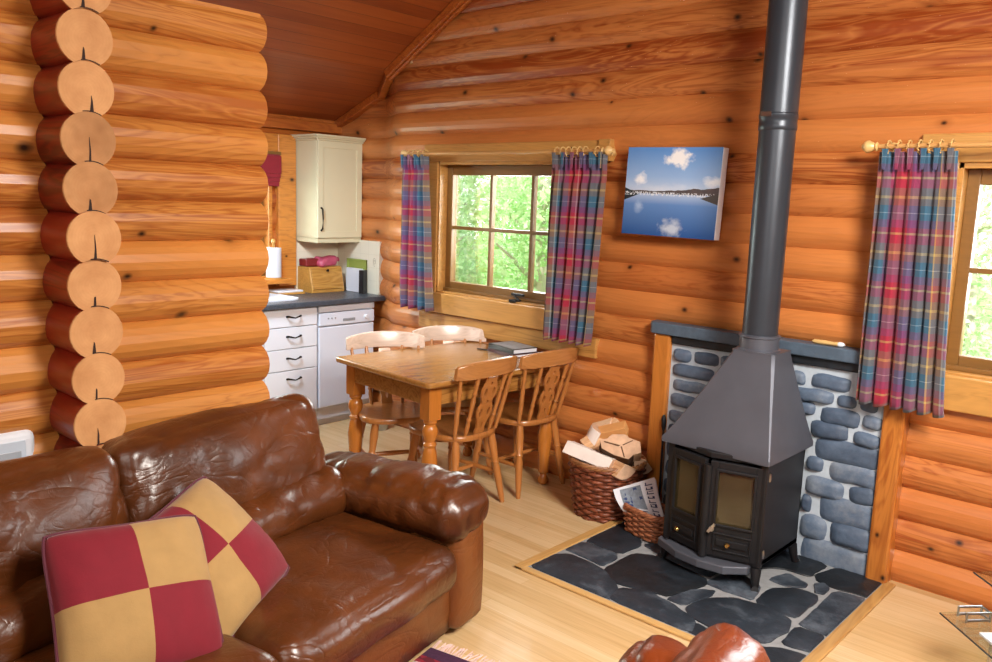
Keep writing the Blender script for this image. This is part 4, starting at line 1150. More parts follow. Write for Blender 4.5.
# ------------------------------------------------------------------ sofa
def soft_box(half, r, n, mat, name, parent, M=None, bulge=(0, 0, 0), amp=.006, freq=9, seed=0, wrinkle=0, wdir=None, wfreq=14, fn=None):
    """rounded cushion: cube grid projected on a rounded box, bulged and creased"""
    bm = bmesh.new()
    hx, hy, hz = half
    nx = [max(3, int(n*h/max(half))) for h in half]
    def grid(ax, sgn):
        a, b = [(1, 2), (2, 0), (0, 1)][ax]
        G = []
        for i in range(nx[a]+1):
            row = []
            for j in range(nx[b]+1):
                def nl(t):    # denser toward the edges
                    return sin(t*pi/2)*.35 + t*.65
                p = [0, 0, 0]; p[ax] = sgn; p[a] = nl(-1+2*i/nx[a]); p[b] = nl(-1+2*j/nx[b])
                row.append(bm.verts.new(p))
            G.append(row)
        for i in range(nx[a]):
            for j in range(nx[b]):
                f = (G[i][j], G[i+1][j], G[i+1][j+1], G[i][j+1])
                bm.faces.new(f if sgn > 0 else f[::-1])
    for ax in range(3):
        for s_ in (-1, 1): grid(ax, s_)
    bmesh.ops.remove_doubles(bm, verts=bm.verts, dist=1e-4)
    for v in bm.verts:
        p = v.co.copy(); u = p.copy()
        w = Vector((p.x*hx, p.y*hy, p.z*hz))
        q = Vector((max(-(hx-r), min(hx-r, w.x)), max(-(hy-r), min(hy-r, w.y)), max(-(hz-r), min(hz-r, w.z))))
        d = w-q
        nrm = d.normalized() if d.length > 1e-6 else Vector((0, 0, 1))
        # map the cube-corner offset to a sphere
        pos = q + nrm*r
        bx = (1-u.y**2)*(1-u.z**2)*u.x; by = (1-u.x**2)*(1-u.z**2)*u.y; bz = (1-u.x**2)*(1-u.y**2)*u.z
        pos += Vector((bulge[0]*bx, bulge[1]*by, bulge[2]*bz))
        k = noise.noise(pos*freq*.5 + Vector((seed*7.1, seed*3.3, seed)))*amp*1.4
        if wrinkle:
            s_ = pos + Vector((seed*5, 0, seed))
            wv = Vector((s_.x*wdir[0], s_.y*wdir[1], s_.z*wdir[2]))
            rn = noise.noise(wv*wfreq + Vector((noise.noise(s_*3.1)*1.2, noise.noise(s_*2.7+Vector((9, 1, 4)))*1.2, 0)))
            ridge = (1-abs(rn))**7
            edge = min(1.0, 1.35*max(abs(u.x)**3, abs(u.y)**3, abs(u.z)**3))
            k -= wrinkle*ridge*(.25+.75*edge)
        pos += nrm*k
        if fn: pos = fn(pos, u)
        v.co = pos
    if M: bmesh.ops.transform(bm, matrix=M, verts=bm.verts)
    bmesh.ops.recalc_face_normals(bm, faces=bm.faces)
    me = bpy.data.meshes.new(name); bm.to_mesh(me); bm.free(); me.materials.append(mat)
    return link(name, me, parent, True, 0, 180)
so = thing('leather_sofa', 'brown leather sofa with plump back cushions in front of the log partition', 'sofa', (-2.05, 2.14, 0), radians(12))
LW = -1.95   # left end of the right-hand arm ... left arm sits here
soft_box((.44, .93, .125), .03, 24, M_leather_arm, 'base', so, T(-.475, -.93, .155), amp=.004)
for sy, y in ((1, .075), (-1, -1.93)):
    soft_box((.445, .105, .22), .05, 20, M_leather_arm, 'arm_panel', so, T(-.445, y, .25), bulge=(.008, .01, 0), amp=.004, seed=3+sy)
    def droop(p, u):
        p = p.copy()
        if p.x > .20: p.z -= (p.x-.20)**2*.75
        p.z += .03*(u.x*.5)
        return p
    soft_box((.40, .155, .105), .095, 44, M_leather, 'arm_cushion', so, T(-.38, y-.02*sy, .50), bulge=(.02, .02, .02), amp=.008, seed=5+sy, wrinkle=.017, wdir=(2.2, .5, .6), wfreq=5, fn=droop)
for k, y in enumerate((-.50, -1.39)):
    def front(p, u):
        p = p.copy()
        return p
    soft_box((.345, .455, .095), .075, 40, M_leather, 'seat_cushion', so, T(-.31, y, .335) @ RY(radians(2.5)), bulge=(.015, 0, .03), amp=.006, seed=11+k, wrinkle=.006, wdir=(1, .6, 1), wfreq=5)
    soft_box((.10, .45, .11), .08, 30, M_leather, 'lumbar_cushion', so, T(-.60, y, .50) @ RY(radians(-14)), bulge=(.03, 0, .0), amp=.007, seed=21+k, wrinkle=.018, wdir=(.6, 1.8, .4), wfreq=6)
    soft_box((.125, .455, .20), .075, 60, M_leather, 'back_cushion', so, T(-.75, y, .675) @ RY(radians(-16)), bulge=(.045, .0, .02), amp=.010, freq=6, seed=31+k, wrinkle=.012, wdir=(.5, 1.0, 1.4), wfreq=4)
soft_box((.10, .93, .31), .06, 24, M_leather_arm, 'back_frame', so, T(-.86, -.93, .36), amp=.004)
for x in (-.80, -.10):
    for y in (.05, -1.9):
        mb = MB(); mb.lathe([(.02, 0), (.026, .05)], T(x, y, 0), 12); mb.build('foot', M_sofafoot, so)

# cushions
def pillow(label, size, loc, right, up, seed, flip=0, spin=0):
    """square checked cushion"""
    n = 36; bm = bmesh.new(); h = size/2; G = {}
    for s_ in (1, -1):
        for i in range(n+1):
            for j in range(n+1):
                u = -1+2*i/n; v = -1+2*j/n
                if s_ < 0 and (i in (0, n) or j in (0, n)): G[(s_, i, j)] = G[(1, i, j)]; continue
                pin = 1 - .07*((1-u*u)*(abs(v)**3) + (1-v*v)*(abs(u)**3)) - .085*(u*u*v*v)**2   # edges bow in, corners stay out
                t = ((1-u*u)*(1-v*v))
                z = .46*h*max(t, 0)**.45
                x, y = u*h*pin, v*h*pin
                nz = noise.noise(Vector((x*7+seed, y*7, seed)))
                z += .018*nz*(t**.5) 
                cr = noise.noise(Vector((x*16, y*5+seed, 3)))
                z -= .02*max(0, .25-abs(cr))*(1-t)*(t**.3)
                G[(s_, i, j)] = bm.verts.new((x, y, z*s_))
    for s_ in (1, -1):
        for i in range(n):
            for j in range(n):
                f = [G[(s_, i, j)], G[(s_, i+1, j)], G[(s_, i+1, j+1)], G[(s_, i, j+1)]]
                if s_ < 0: f = f[::-1]
                fc = bm.faces.new(f); fc.material_index = (int(i < n/2) + int(j < n/2) + flip) % 2
    me = bpy.data.meshes.new('cushion_cover'); bm.to_mesh(me); bm.free()
    me.materials.append(M_red); me.materials.append(M_gold)
    e = thing('scatter_cushion', label, 'cushion', loc, 0, 'checked cushions on the sofa')
    R_ = Vector(right).normalized(); U_ = Vector(up); U_ = (U_ - R_*U_.dot(R_)).normalized(); N_ = R_.cross(U_)
    R_, U_ = R_*cos(spin)+U_*sin(spin), U_*cos(spin)-R_*sin(spin)
    M = Matrix((R_, U_, N_)).transposed().to_4x4(); M.translation = Vector(loc)
    e.matrix_world = M
    link('cover', me, e, True, 0, 180)
    mb = MB(); pts = []
    N = 96
    for k in range(N):
        t = k/N*4; s_ = int(t); f = t-s_; q = -1+2*f
        u, v = [(q, -1), (1, q), (-q, 1), (-1, -q)][s_]
        pin = 1 - .07*((1-u*u)*(abs(v)**3) + (1-v*v)*(abs(u)**3)) - .085*(u*u*v*v)**2
        pts.append((u*h*pin*1.005, v*h*pin*1.005, 0))
    mb.tube(pts, .0045, 6, 0, True); mb.build('piping', M_pipe, e)
    return e
cs, sn = cos(radians(12)), sin(radians(12))
def SW(x, y, z): return Vector((-2.05 + x*cs - y*sn, 2.14 + x*sn + y*cs, z))     # sofa frame -> world
def SD(x, y, z): return Vector((x*cs - y*sn, x*sn + y*cs, z))
pillow('crimson and gold checked cushion, standing square in front of its twin on the sofa', .44, SW(-.30, -1.185, .585), SD(.30, 1, -.10), SD(-.55, .25, .8), 1.0, 1)
pillow('crimson and gold checked cushion turned on its corner, behind the square-standing one', .44, SW(-.36, -.885, .570), SD(.50, .62, -.62), SD(-.42, .85, .42), 2.0, 0, radians(-20))

# rug
def rug_mat():
    t = NT('red_patterned_rug'); o = t.obj()
    v = t.n('ShaderNodeTexVoronoi', {'Vector': o, 'Scale': 16}).outputs
    n = t.noise(o, 60, 2)
    d = t.math('ADD', v['Distance'], t.math('MULTIPLY', n, .15))
    return t.bsdf(t.ramp(d, [(0, '#20203c'), (.35, '#3a1a34'), (.42, '#d8c4bc'), (.5, '#8a1c2c'), (.8, '#5e1424')], 'CONSTANT'), .95)
M_rug = rug_mat(); M_fringe = plain('pale_fringe', '#d8b8b0', .95, nscale=60, noise_amt=.3); M_rugband = plain('plum_band', '#42203c', .95, nscale=80, noise_amt=.5)
rg_ = thing('patterned_rug', 'red and navy patterned rug on the laminate floor in front of the sofa', 'rug', tuple(SW(.62, -.95, 0)), radians(12))
mb = MB().bx(-.68, .55, -.9, .77, .001, .009); mb.build('pile', M_rug, rg_, smooth=False)
mb = MB().bx(-.68, .55, .77, .83, .001, .0095); mb.build('border_band', M_rugband, rg_, smooth=False)
mb = MB()
for i in range(150):
    x = -.675+i*1.22/150; a = random.uniform(-.02, .02)
    mb.tube([(x, .83, .005), (x+a*.5, .86, .006), (x+a, .895+random.uniform(-.01, .01), .003)], .0025, 4)
mb.build('fringe', M_fringe, rg_)

# armchair at the bottom edge
ac = thing('leather_armchair', 'chestnut leather armchair with only its arm and back tops in view, near the hearth', 'armchair', (-.52, 1.365, 0), radians(12))
soft_box((.40, .36, .13), .04, 16, M_leather2, 'base', ac, T(-.02, 0, .18))
soft_box((.34, .28, .09), .07, 24, M_leather2, 'seat_cushion', ac, T(-.08, 0, .37), bulge=(0, 0, .03), amp=.006, wrinkle=.006, wdir=(1, 1, 1), wfreq=5)
for s_ in (-1, 1):
    soft_box((.36, .10, .16), .06, 20, M_leather2, 'arm_panel', ac, T(-.04, .38*s_, .35))
    soft_box((.36, .115, .08), .075, 34, M_leather2, 'arm_cushion', ac, T(-.07, .39*s_, .535), bulge=(.01, .01, .02), amp=.012, seed=50+s_, wrinkle=.02, wdir=(1.6, .8, 1), wfreq=5)
soft_box((.095, .41, .23), .085, 34, M_leather2, 'back_cushion', ac, T(-.195, .02, .51) @ RY(radians(12)), bulge=(.03, 0, .03), amp=.01, seed=60, wrinkle=.012, wdir=(1, 1.2, 1), wfreq=4)

# ------------------------------------------------------------------ glass stand at the right edge
gs = thing('glass_stand', 'two-tier clear glass stand with chrome corner brackets by the log wall', 'stand', (-.35, 3.1, 0), 0)
gi = Matrix.Translation((.35, -3.1, 0))
P0 = Vector((-.666, 3.215, 0)); dA = Vector((.211, -.214, 0)).normalized(); dB = Vector((.136, .153, 0)).normalized()
def pane(z, P0, la, lb, name):
    q = [P0, P0+dA*la, P0+dA*la+dB*lb, P0+dB*lb]
    mb = MB(); mb.prism([(p.x, p.y) for p in q], z-.008, z, gi); sh = mb.build(name, M_glass2, gs, smooth=False)
    mb = MB()
    mb.tube([gi @ Vector((p.x, p.y, z-.004)) for p in (q[0], q[1])], .003, 6); mb.build('polished_edge', M_bk, sh)
pane(.25, P0, .85, .40, 'glass_shelf'); pane(.42, P0+dA*.03+dB*.09, .75, .27, 'glass_shelf')
for la, lb in ((.22, .06), (.79, .06), (.30, .34), (.79, .34)):
    p = P0+dA*la+dB*lb; p = gi @ p
    mb = MB(); mb.cyl((p.x, p.y, 0), (p.x, p.y, .412 if lb > .1 else .242), .012, None, 12); mb.build('leg', M_steel, gs)
mb = MB()
a = gi @ (P0+dA*.015+dB*.06); b_ = gi @ (P0+dA*.085+dB*.02)
for z_ in (.254, .300):
    pass
pts = [P0+dA*.03+dB*.05, P0+dA*.03+dB*.14, P0+dA*.08+dB*.14, P0+dA*.08+dB*.05]
mb.tube([gi @ Vector((p.x, p.y, .258)) for p in pts], .005, 8); mb.tube([gi @ Vector((p.x, p.y, .285)) for p in pts], .005, 8)
for p in pts: mb.cyl(gi @ Vector((p.x, p.y, .25)), gi @ Vector((p.x, p.y, .288)), .004)
mb.build('chrome_bracket', M_steel, gs)
mg = thing('magazine', 'white magazine lying on the lower glass shelf', 'magazine', tuple(P0+dA*.36+dB*.17+Vector((0, 0, .25))), math.atan2(dA.y, dA.x))
mb = MB().bx(-.19, .16, -.125, .12, .001, .009); mb.build('pages', M_white, mg, smooth=False, bevel=.002)
mb = MB().bx(-.19, .16, -.125, .12, .009, .0095); mb.build('cover', M_paper, mg, smooth=False)

# ------------------------------------------------------------------ kitchen
KF = -4.835
ku = thing('drawer_unit', 'white kitchen base unit with four drawers under the worktop', 'cabinet', (-5.1, 3.1, 0))
ki = Matrix.Translation((5.1, -3.1, 0))
mb = MB(); mb.bx(KX+.05, KF-.022, 2.72, 3.472, .13, .892, 0, ki); mb.bx(KX+.05, KF-.06, 2.72, 3.472, 0, .13, 0, ki); mb.build('carcass', M_white, ku, smooth=False)
zs_ = [.138, .455, .608, .760, .886]
for za, zb_ in zip(zs_[:-1], zs_[1:]):
    mb = MB().bx(KF-.02, KF, 3.04, 3.466, za+.002, zb_-.003, 0, ki); dr = mb.build('drawer', M_white, ku, smooth=False, bevel=.003)
    zc = (zb_-.06) if zb_-za > .2 else (za+zb_)/2+.01
    mb = MB(); yc = 3.27
    mb.tube([ki @ Vector((KF, yc-.055, zc)), ki @ Vector((KF+.02, yc-.05, zc+.004)), ki @ Vector((KF+.026, yc, zc-.008)), ki @ Vector((KF+.02, yc+.05, zc+.004)), ki @ Vector((KF, yc+.055, zc))], [.008, .007, .004, .007, .008], 8)
    mb.build('handle', M_bronze, dr)
for za, zb_ in ((.138, .886),):
    mb = MB().bx(KF-.02, KF, 2.725, 3.036, za, zb_, 0, ki); mb.build('door', M_white, ku, smooth=False, bevel=.003)
dw = thing('dishwasher', 'white freestanding dishwasher at the end of the worktop', 'dishwasher', (-5.1, 3.73, 0))
di = Matrix.Translation((5.1, -3.73, 0)); D0, D1 = 3.482, 3.985
mb = MB(); mb.bx(KX+.06, KF-.025, D0, D1, .05, .88, 0, di); mb.bx(KX+.06, KF-.05, D0+.005, D1-.005, 0, .135, 0, di); mb.build('casing', M_appl, dw, smooth=False, bevel=.003)
mb = MB().bx(KF-.03, KF+.002, D0+.002, D1-.002, .14, .735, 0, di); mb.build('door', M_appl, dw, smooth=False, bevel=.008)
mb = MB().bx(KF-.03, KF+.006, D0+.002, D1-.002, .742, .835, 0, di); cp = mb.build('control_panel', M_appl, dw, smooth=False, bevel=.006)
mb = MB().bx(KF+.003, KF+.009, 3.69, 3.80, .765, .785, 0, di); mb.build('handle_recess', M_grey, cp, smooth=False, bevel=.002)
mb = MB(); mb.stick(di @ Vector((KF+.004, 3.90, .785)), di @ Vector((KF+.022, 3.90, .785)), [(.016, 0), (.015, .8), (.012, 1)], 16); mb.build('dial', M_white, cp)
mb = MB()
for k in range(3): mb.cyl(di @ Vector((KF+.004, 3.56+k*.03, .795)), di @ Vector((KF+.010, 3.56+k*.03, .795)), .006, None, 10)
mb.build('buttons', M_grey, cp)
mb = MB().bx(KX+.06, KF+.004, D0, D1, .842, .885, 0, di); mb.build('top_panel', M_appl, dw, smooth=False, bevel=.005)
wt = MB(); wt.bx(KX+.02, KF+.035, 2.72, 4.07, .892, .931); o = wt.build('worktop', M_counter, None, smooth=False, bevel=.008)
tag(o, 'dark speckled kitchen worktop above the drawers and dishwasher', 'worktop')
# sink
sk = thing('kitchen_sink', 'white inset sink with a rim at the window end of the worktop', 'sink', (-5.12, 3.05, .931))
mb = MB()
P = rrect(-.20, .19, -.33, .36, .07); Pi = rrect(-.15, .14, -.28, .31, .06); n = len(P)
vs = [(x, y, 0.0) for x, y in P] + [(x, y, .012) for x, y in P] + [(x, y, .014) for x, y in Pi] + [(x*.9, y*.9, .003) for x, y in Pi]
fs = []
for k in range(3):
    for i in range(n): fs.append((k*n+i, k*n+(i+1) % n, (k+1)*n+(i+1) % n, (k+1)*n+i))
fs.append(tuple(3*n+i for i in range(n)))
mb.add(vs, fs); mb.build('basin', M_white, sk, angle=60)
mb = MB(); mb.tube([(-.17, .1, .01), (-.17, .1, .16), (-.13, .1, .2), (-.06, .1, .2), (-.04, .1, .16)], .011, 10); mb.build('tap', M_steel, sk)
# draining tray by the window sill
e = thing('drip_tray', 'shallow pale wooden board with white dish edge on the worktop under the paper roll', 'tray', (-5.31, 3.50, .931))
mb = MB().bx(-.08, .10, -.12, .13, .0, .014); mb.build('board', M_breadbin, e, smooth=False, bevel=.004)
mb = MB().bx(-.06, .09, -.10, .12, .014, .030); mb.build('dish', M_white, e, smooth=False, bevel=.006)
# paper roll
e = thing('paper_towel_roll', 'white paper towel roll on a wooden holder on the kitchen window sill', 'paper roll', (-5.315, 3.425, 1.045))
mb = MB(); mb.lathe([(.055, .012), (.056, .016), (.056, .225), (.055, .23), (.02, .231)], None, 28); mb.build('paper', M_white, e)
mb = MB(); mb.lathe([(.06, 0), (.06, .010), (.012, .012), (.010, .26), (.016, .268), (.014, .285), (.004, .295)], None, 20); mb.build('holder', M_breadbin, e)
# bread bin
e = thing('bread_bin', 'wooden bread bin with sloping front on the worktop below the wall cabinet', 'bread bin', (-5.28, 3.83, .931))
mb = MB(); pr_ = [(-.105, 0), (.085, 0), (.085, .03), (.05, .185), (.03, .195), (-.105, .195)]
Mx = Matrix(((1, 0, 0, 0), (0, 0, 1, 0), (0, 1, 0, 0), (0, 0, 0, 1)))
mb.prism(pr_, -.15, .15, Mx, 0, .4); mb.build('box', M_breadbin, e, smooth=False, bevel=.004)
mb = MB(); sl = [(.086, .028), (.094, .03), (.058, .186), (.05, .184)]; mb.prism(sl, -.142, .142, Mx, 0, .8); fl_ = mb.build('front_flap', M_breadbin, e, smooth=False, bevel=.002)
mb = MB(); mb.stick((.062, 0, .165), (.08, 0, .17), [(.006, 0), (.010, 1)], 12); mb.build('knob', M_bronze, fl_)
# bag on the bread bin
M_pink = plain('pink_packaging', '#b8506a', .35, nscale=25, noise_amt=.35); M_redp = plain('dark_red_packet', '#7a2024', .4)
e = thing('bread_bag', 'crumpled pink plastic bag on top of the wooden bread bin', 'bag', (-5.29, 3.86, 1.126))
soft_box((.07, .085, .035), .03, 16, M_pink, 'bag', e, T(0, 0, .035), amp=.016, freq=30, seed=4)
mb = MB(); mb.stick((0, .08, .04), (.01, .125, .05), [(.008, 0), (.006, .4), (.02, 1)], 10); mb.build('twisted_end', M_pink, e)
o = soft_box((.05, .06, .03), .012, 12, M_redp, 'food_packet', None, None, amp=.004, freq=20, seed=6)
o.location = (-5.315, 3.735, 1.157); tag(o, 'dark red packet on the bread bin beside the pink bag', 'packet')
# boards leaning on the tiles
M_green = plain('olive_green_frame', '#93a04c', .5)
e = thing('olive_tray', 'olive green tray standing behind the white board against the tiles', 'tray', (-5.13, 4.052, .931), 0)
mb = MB(); mb.bx(-.12, .12, -.004, .004, 0, .255); mb.build('panel', M_green, e, smooth=False)
mb = MB()
for a in ((-.12, -.105, 0, .255), (.105, .12, 0, .255), (-.12, .12, .24, .255), (-.12, .12, 0, .015)): mb.bx(a[0], a[1], -.009, .004, a[2], a[3])
mb.build('rim', M_green, e, smooth=False, bevel=.002)
e = thing('chopping_board', 'white chopping board leaning on the olive tray', 'board', (-5.14, 4.034, .931), 0); e.rotation_euler.x = radians(-2)
mb = MB(); mb.prism(rrect(-.10, .10, 0, .185, .012), -.006, .006, RX(pi/2)); mb.build('board', M_white, e, bevel=.002)
e = thing('slate_board', 'narrow dark board standing at the end of the white chopping board', 'board', (-5.01, 4.016, .931), radians(20))
mb = MB(); mb.bx(-.02, .02, -.03, .03, 0, .18); mb.build('board', M_bk, e, smooth=False, bevel=.004)
mb = MB(); mb.cyl((-.012, 0, .178), (.012, 0, .178), .006); mb.build('hanging_loop', M_steel, e)
# splashback tiles
mb = MB(); mb.bx(KX+.03, -4.87, 4.058, 4.105, .931, 1.335); tag(mb.build('trim_3', M_tile, None, smooth=False), kind='structure')
mb = MB(); mb.bx(KX+.005, KX+.032, 3.665, 4.09, .931, 1.335); tag(mb.build('trim_4', M_tile, None, smooth=False), kind='structure')
# swirl motif on one tile
mb = MB(); pts = [(-4.925+(.004+.011*t/20)*cos(t*.55), 4.0575, 1.18+(.006+.030*t/20)*sin(t*.55)) for t in range(22)]
mb.tube(pts, .002, 5); o = mb.build('trim_5', plain('tile_motif', '#a8a08c', .5)); tag(o, kind='structure')
# wall cabinet
C0, C1 = 3.66, 4.07; CF = -5.096; cz0, cz1 = 1.352, 2.065
wc = thing('wall_cabinet', 'cream kitchen wall cabinet with one door and cornice in the corner', 'cabinet', (-5.25, 3.87, cz0))
wi = Matrix.Translation((5.25, -3.87, -cz0))
mb = MB().bx(KX+.02, CF-.02, C0, C1, cz0, cz1, 0, wi); mb.build('carcass', M_cream, wc, smooth=False, bevel=.002)
mb = MB(); mb.bx(CF-.019, CF-.006, C0+.002, C1-.003, cz0+.002, cz1-.004, 0, wi)
for a in ((C0+.002, C0+.052, cz0+.002, cz1-.004), (C1-.053, C1-.003, cz0+.002, cz1-.004), (C0+.05, C1-.05, cz0+.002, cz0+.052), (C0+.05, C1-.05, cz1-.054, cz1-.004)): mb.bx(CF-.008, CF, a[0], a[1], a[2], a[3], 0, wi)
dd = mb.build('door', M_cream, wc, smooth=False, bevel=.002)
mb = MB(); y_ = C0+.03
mb.tube([wi @ Vector(p) for p in ((CF, y_, 1.575), (CF+.018, y_, 1.565), (CF+.026, y_, 1.49), (CF+.018, y_, 1.42), (CF, y_, 1.41))], [.008, .006, .004, .006, .008], 8); mb.build('handle', M_bronze, dd)
mb = MB()
for k, (o_, z_) in enumerate(((.012, 0), (.028, .014), (.042, .026))): mb.bx(KX+.02, CF+o_, C0-o_, C1+.0, cz1+z_-.004, cz1+z_+.012, 0, wi)
mb.build('cornice', M_cream, wc, smooth=False, bevel=.004)
mb = MB().bx(KX+.02, CF-.012, C0+.005, C1, cz0-.035, cz0, 0, wi); mb.build('light_pelmet', M_cream, wc, smooth=False, bevel=.002)
# kitchen window blind
t = thing('roman_blind', 'deep red roman blind drawn up at the kitchen window', 'blind', (KX+.05, 2.95, 1.72))
mb = MB()
for k in range(4): mb.bx(.0+.008*k, .012+.010*k, -.62, .555, .03*k, .235-.005*k)
mb.build('folds', velvet('blind_red', '#8e1c2a'), t, smooth=False, bevel=.006)
mb = MB().bx(-.005, .02, -.63, .565, .225, .25); mb.build('headrail', M_sash, t, smooth=False)
# steel tin
e = thing('steel_bin', 'small round steel bin on the floor behind the table legs', 'bin', (-4.53, 3.80, 0))
mb = MB(); mb.lathe([(.055, 0), (.06, .01), (.06, .11), (.063, .115), (.057, .115), (.056, .012)], None, 28, caps=False); mb.lathe([(.055, .002), (.055, .004)], None, 28); mb.build('drum', M_steel, e)
mb = MB(); mb.lathe([(.064, .112), (.064, .12), (.04, .128), (.01, .13)], None, 28); mb.build('lid', M_steel, e)

# white unit behind the left of the sofa
e = thing('wall_heater', 'white boxy unit with grey dial panel on the log wall behind the sofa', 'appliance', (-2.985, .765, .60))
mb = MB().bx(.02, .115, -.42, .185, 0, .285); mb.build('housing', M_white, e, smooth=False, bevel=.03, seg=4)
M_lb = plain('pale_blue_grey_panel', '#c3ccd8', .4); 
mb = MB().bx(.114, .118, -.36, .150, .03, .255); pn = mb.build('front_panel', M_lb, e, smooth=False, bevel=.002)
mb = MB().bx(.117, .121, .035, .135, .075, .222); mb.build('dial_plate', plain('grey_dial', '#a9aeb6', .4, nscale=30, noise_amt=.2), pn, smooth=False, bevel=.006)
mb = MB(); mb.cyl((.12, .085, .15), (.128, .085, .15), .03, .028, 20); mb.cyl((.12, .105, .10), (.126, .105, .10), .008, None, 10); mb.build('dial', M_lb, pn)
mb = MB(); mb.bx(.117, .122, -.06, -.03, .06, .22); mb.bx(.117, .122, -.005, .012, .06, .215); mb.build('vent_slots', M_ink, pn, smooth=False)
mb = MB().bx(-.02, .03, -.3, .1, .05, .2); mb.build('bracket', M_steel, e, smooth=False)

# ------------------------------------------------------------------ outdoors
def grass_mat():
    t = NT('meadow'); o = t.obj(); n = t.noise(o, 2, 5)
    return t.bsdf(t.ramp(n, [(.3, '#5f9a3c'), (.7, '#9cc46a')]), .9)
mb = MB().bx(-30, 20, 4.6, 30, -.5, -.3); mb.bx(-30, -5.9, -10, 4.6, -.5, -.3)
struct(mb.build('ground', grass_mat(), smooth=False))
def leaf_mat(name, a, b):
    t = NT(name); r = t.attr('rnd'); col = t.mix(r, a, b)
    d = t.n('ShaderNodeBsdfDiffuse', {0: col}); tr = t.n('ShaderNodeBsdfTranslucent', {0: col})
    mx = t.n('ShaderNodeMixShader', {0: .5, 1: d.outputs[0], 2: tr.outputs[0]}); t.nt.links.new(mx.outputs[0], t.out.inputs[0]); return t.mat
M_lf = leaf_mat('spring_leaves', '#a4cc84', '#d8eac0'); M_lf2 = leaf_mat('pale_leaves', '#b8d89c', '#e6f2d6')
M_tr = plain('birch_trunk', '#b5b09c', .9)
def tree(label, x, y, h, w, n, mat, seed):
    random.seed(seed)
    e = thing('leafy_tree', label, 'tree', (x, y, -.3), 0, 'trees outside the windows')
    mb = MB(); mb.tube([(0, 0, 0), (.05, .02, h*.4), (-.04, .05, h*.95)], [.09, .07, .02], 8)
    for k in range(7):
        a = k*2.4; z = h*(.25+.09*k); mb.tube([(0, 0, z), (w*.3*cos(a), w*.3*sin(a), z+.3), (w*.48*cos(a), w*.48*sin(a), z+.45)], [.03, .02, .008], 6)
    mb.build('trunk', M_tr, e)
    mb = MB()
    cl = [(random.gauss(0, w*.28), random.gauss(0, w*.28), random.uniform(.08*h, h)) for _ in range(60)]
    for i in range(n):
        c = random.choice(cl); s_ = random.uniform(.025, .06)
        p = Vector(c) + Vector((random.gauss(0, .2), random.gauss(0, .2), random.gauss(0, .2)))
        if p.z < .05: p.z = .05
        M = T(*p) @ Matrix.Rotation(random.uniform(0, 6.3), 4, Vector((random.gauss(0, 1), random.gauss(0, 1), random.gauss(0, 1))).normalized())
        mb.add([(-s_, 0, 0), (0, -s_*.55, 0), (s_, 0, 0), (0, s_*.55, 0)], [(0, 1, 2, 3)], 0, M, random.random())
    mb.build('crown', mat, e, smooth=False)
for i, a in enumerate([
    ('leafy green tree straight outside the dining window', -7.9, 8.6, 3.8, 2.2, 9000, M_lf),
    ('pale green tree outside the right half of the dining window', -5.4, 6.6, 2.6, 1.5, 6000, M_lf),
    ('young pale tree outside the left edge of the dining window', -6.9, 6.3, 2.2, 1.2, 5000, M_lf2),
    ('tall pale tree behind the others beyond the dining window', -10.6, 12.4, 5.2, 3.0, 9000, M_lf2),
    ('low leafy tree outside the window beside the stove', -2.0, 9.0, 2.6, 2.4, 7000, M_lf2),
    ('green tree outside the kitchen window', -10.8, 4.6, 3.6, 2.4, 7000, M_lf)]):
    tree(*a, seed=100+i)

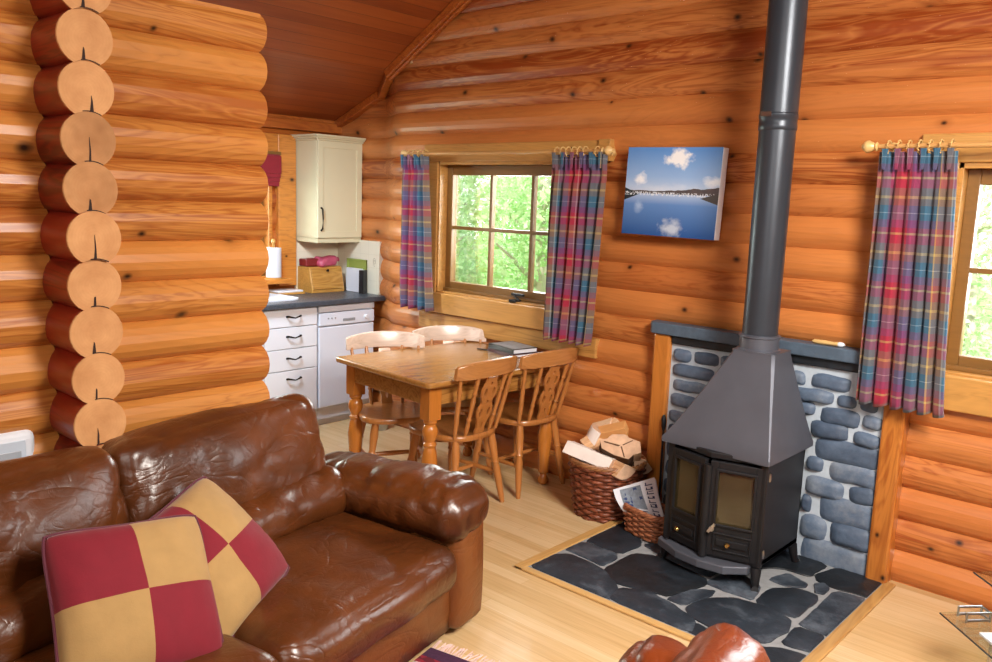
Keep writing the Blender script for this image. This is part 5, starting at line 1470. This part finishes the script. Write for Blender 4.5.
# ------------------------------------------------------------------ light
w = bpy.data.worlds.new('sky'); S.world = w; w.use_nodes = True
nt = w.node_tree; bg = nt.nodes['Background']
tc = nt.nodes.new('ShaderNodeTexCoord'); sx = nt.nodes.new('ShaderNodeSeparateXYZ'); rp = nt.nodes.new('ShaderNodeValToRGB')
nt.links.new(tc.outputs['Generated'], sx.inputs[0]); nt.links.new(sx.outputs[2], rp.inputs[0]); nt.links.new(rp.outputs[0], bg.inputs[0])
rp.color_ramp.elements[0].color = (1, 1, .98, 1); rp.color_ramp.elements[1].color = (.75, .87, 1, 1)
bg.inputs[1].default_value = 4.0
def area(name, loc, target, size, power, color, shape='RECTANGLE', sy=None, spread=180):
    l = bpy.data.lights.new(name, 'AREA'); l.shape = shape; l.size = size; l.size_y = sy or size; l.energy = power; l.color = color; l.spread = radians(spread)
    o = bpy.data.objects.new(name, l); COL.objects.link(o); o.location = loc
    o.rotation_euler = (Vector(target)-Vector(loc)).to_track_quat('-Z', 'Y').to_euler(); return o
sun = bpy.data.lights.new('sun', 'SUN'); sun.energy = 9; sun.angle = radians(2); sun.color = (1, .97, .9)
so_ = bpy.data.objects.new('sun', sun); COL.objects.link(so_); so_.rotation_euler = Vector((-.35, .75, -.62)).to_track_quat('-Z', 'Y').to_euler()
area('bounce_flash', (.5, 1.7, 2.75), (-1.9, 2.9, .3), .9, 138, (1, .94, .86), spread=130)
area('room_fill', (-.6, -1.4, 2.5), (-2.4, 2.2, .9), 1.8, 58, (1, .94, .87))
area('dining_window_daylight', (-3.6, 4.5, 1.6), (-3.2, 2.2, .5), .95, 60, (.95, 1, .97), sy=.85)
area('right_window_daylight', (-.3, 4.5, 1.6), (-.6, 2.0, .4), 1.2, 65, (.95, .99, 1), sy=.85)
area('kitchen_window_daylight', (-5.75, 2.9, 1.5), (-4.6, 3.2, .9), 1.1, 60, (.86, 1, .9), sy=.85)
area('kitchen_cool_fill', (-4.1, 2.4, 2.3), (-4.9, 3.6, .3), .4, 26, (.76, .88, 1), spread=110)  # added cool fill for the kitchen fronts, no known fitting there

# ------------------------------------------------------------------ camera
F = 828.05; yaw, pitch, roll = 0.733205162, 0.157294563, 0.0353830744
f = Vector((-sin(yaw)*cos(pitch), cos(yaw)*cos(pitch), -sin(pitch)))
r = Vector((cos(yaw), sin(yaw), 0)); u = r.cross(f)
r2 = r*cos(roll) + u*sin(roll); u2 = -r*sin(roll) + u*cos(roll)
cam = bpy.data.cameras.new('camera'); cam.sensor_width = 36; cam.lens = 36*F/992; cam.clip_start = .05
co = bpy.data.objects.new('camera', cam); COL.objects.link(co)
M = Matrix((r2, u2, -f)).transposed().to_4x4(); M.translation = (0, 0, 1.68)
co.matrix_world = M
S.camera = co
S.view_settings.view_transform = 'Standard'; S.view_settings.look = 'None'
S.view_settings.exposure = -0.3
S.cycles.use_denoising = True
S.cycles.max_bounces = 8
S.cycles.sample_clamp_indirect = 4
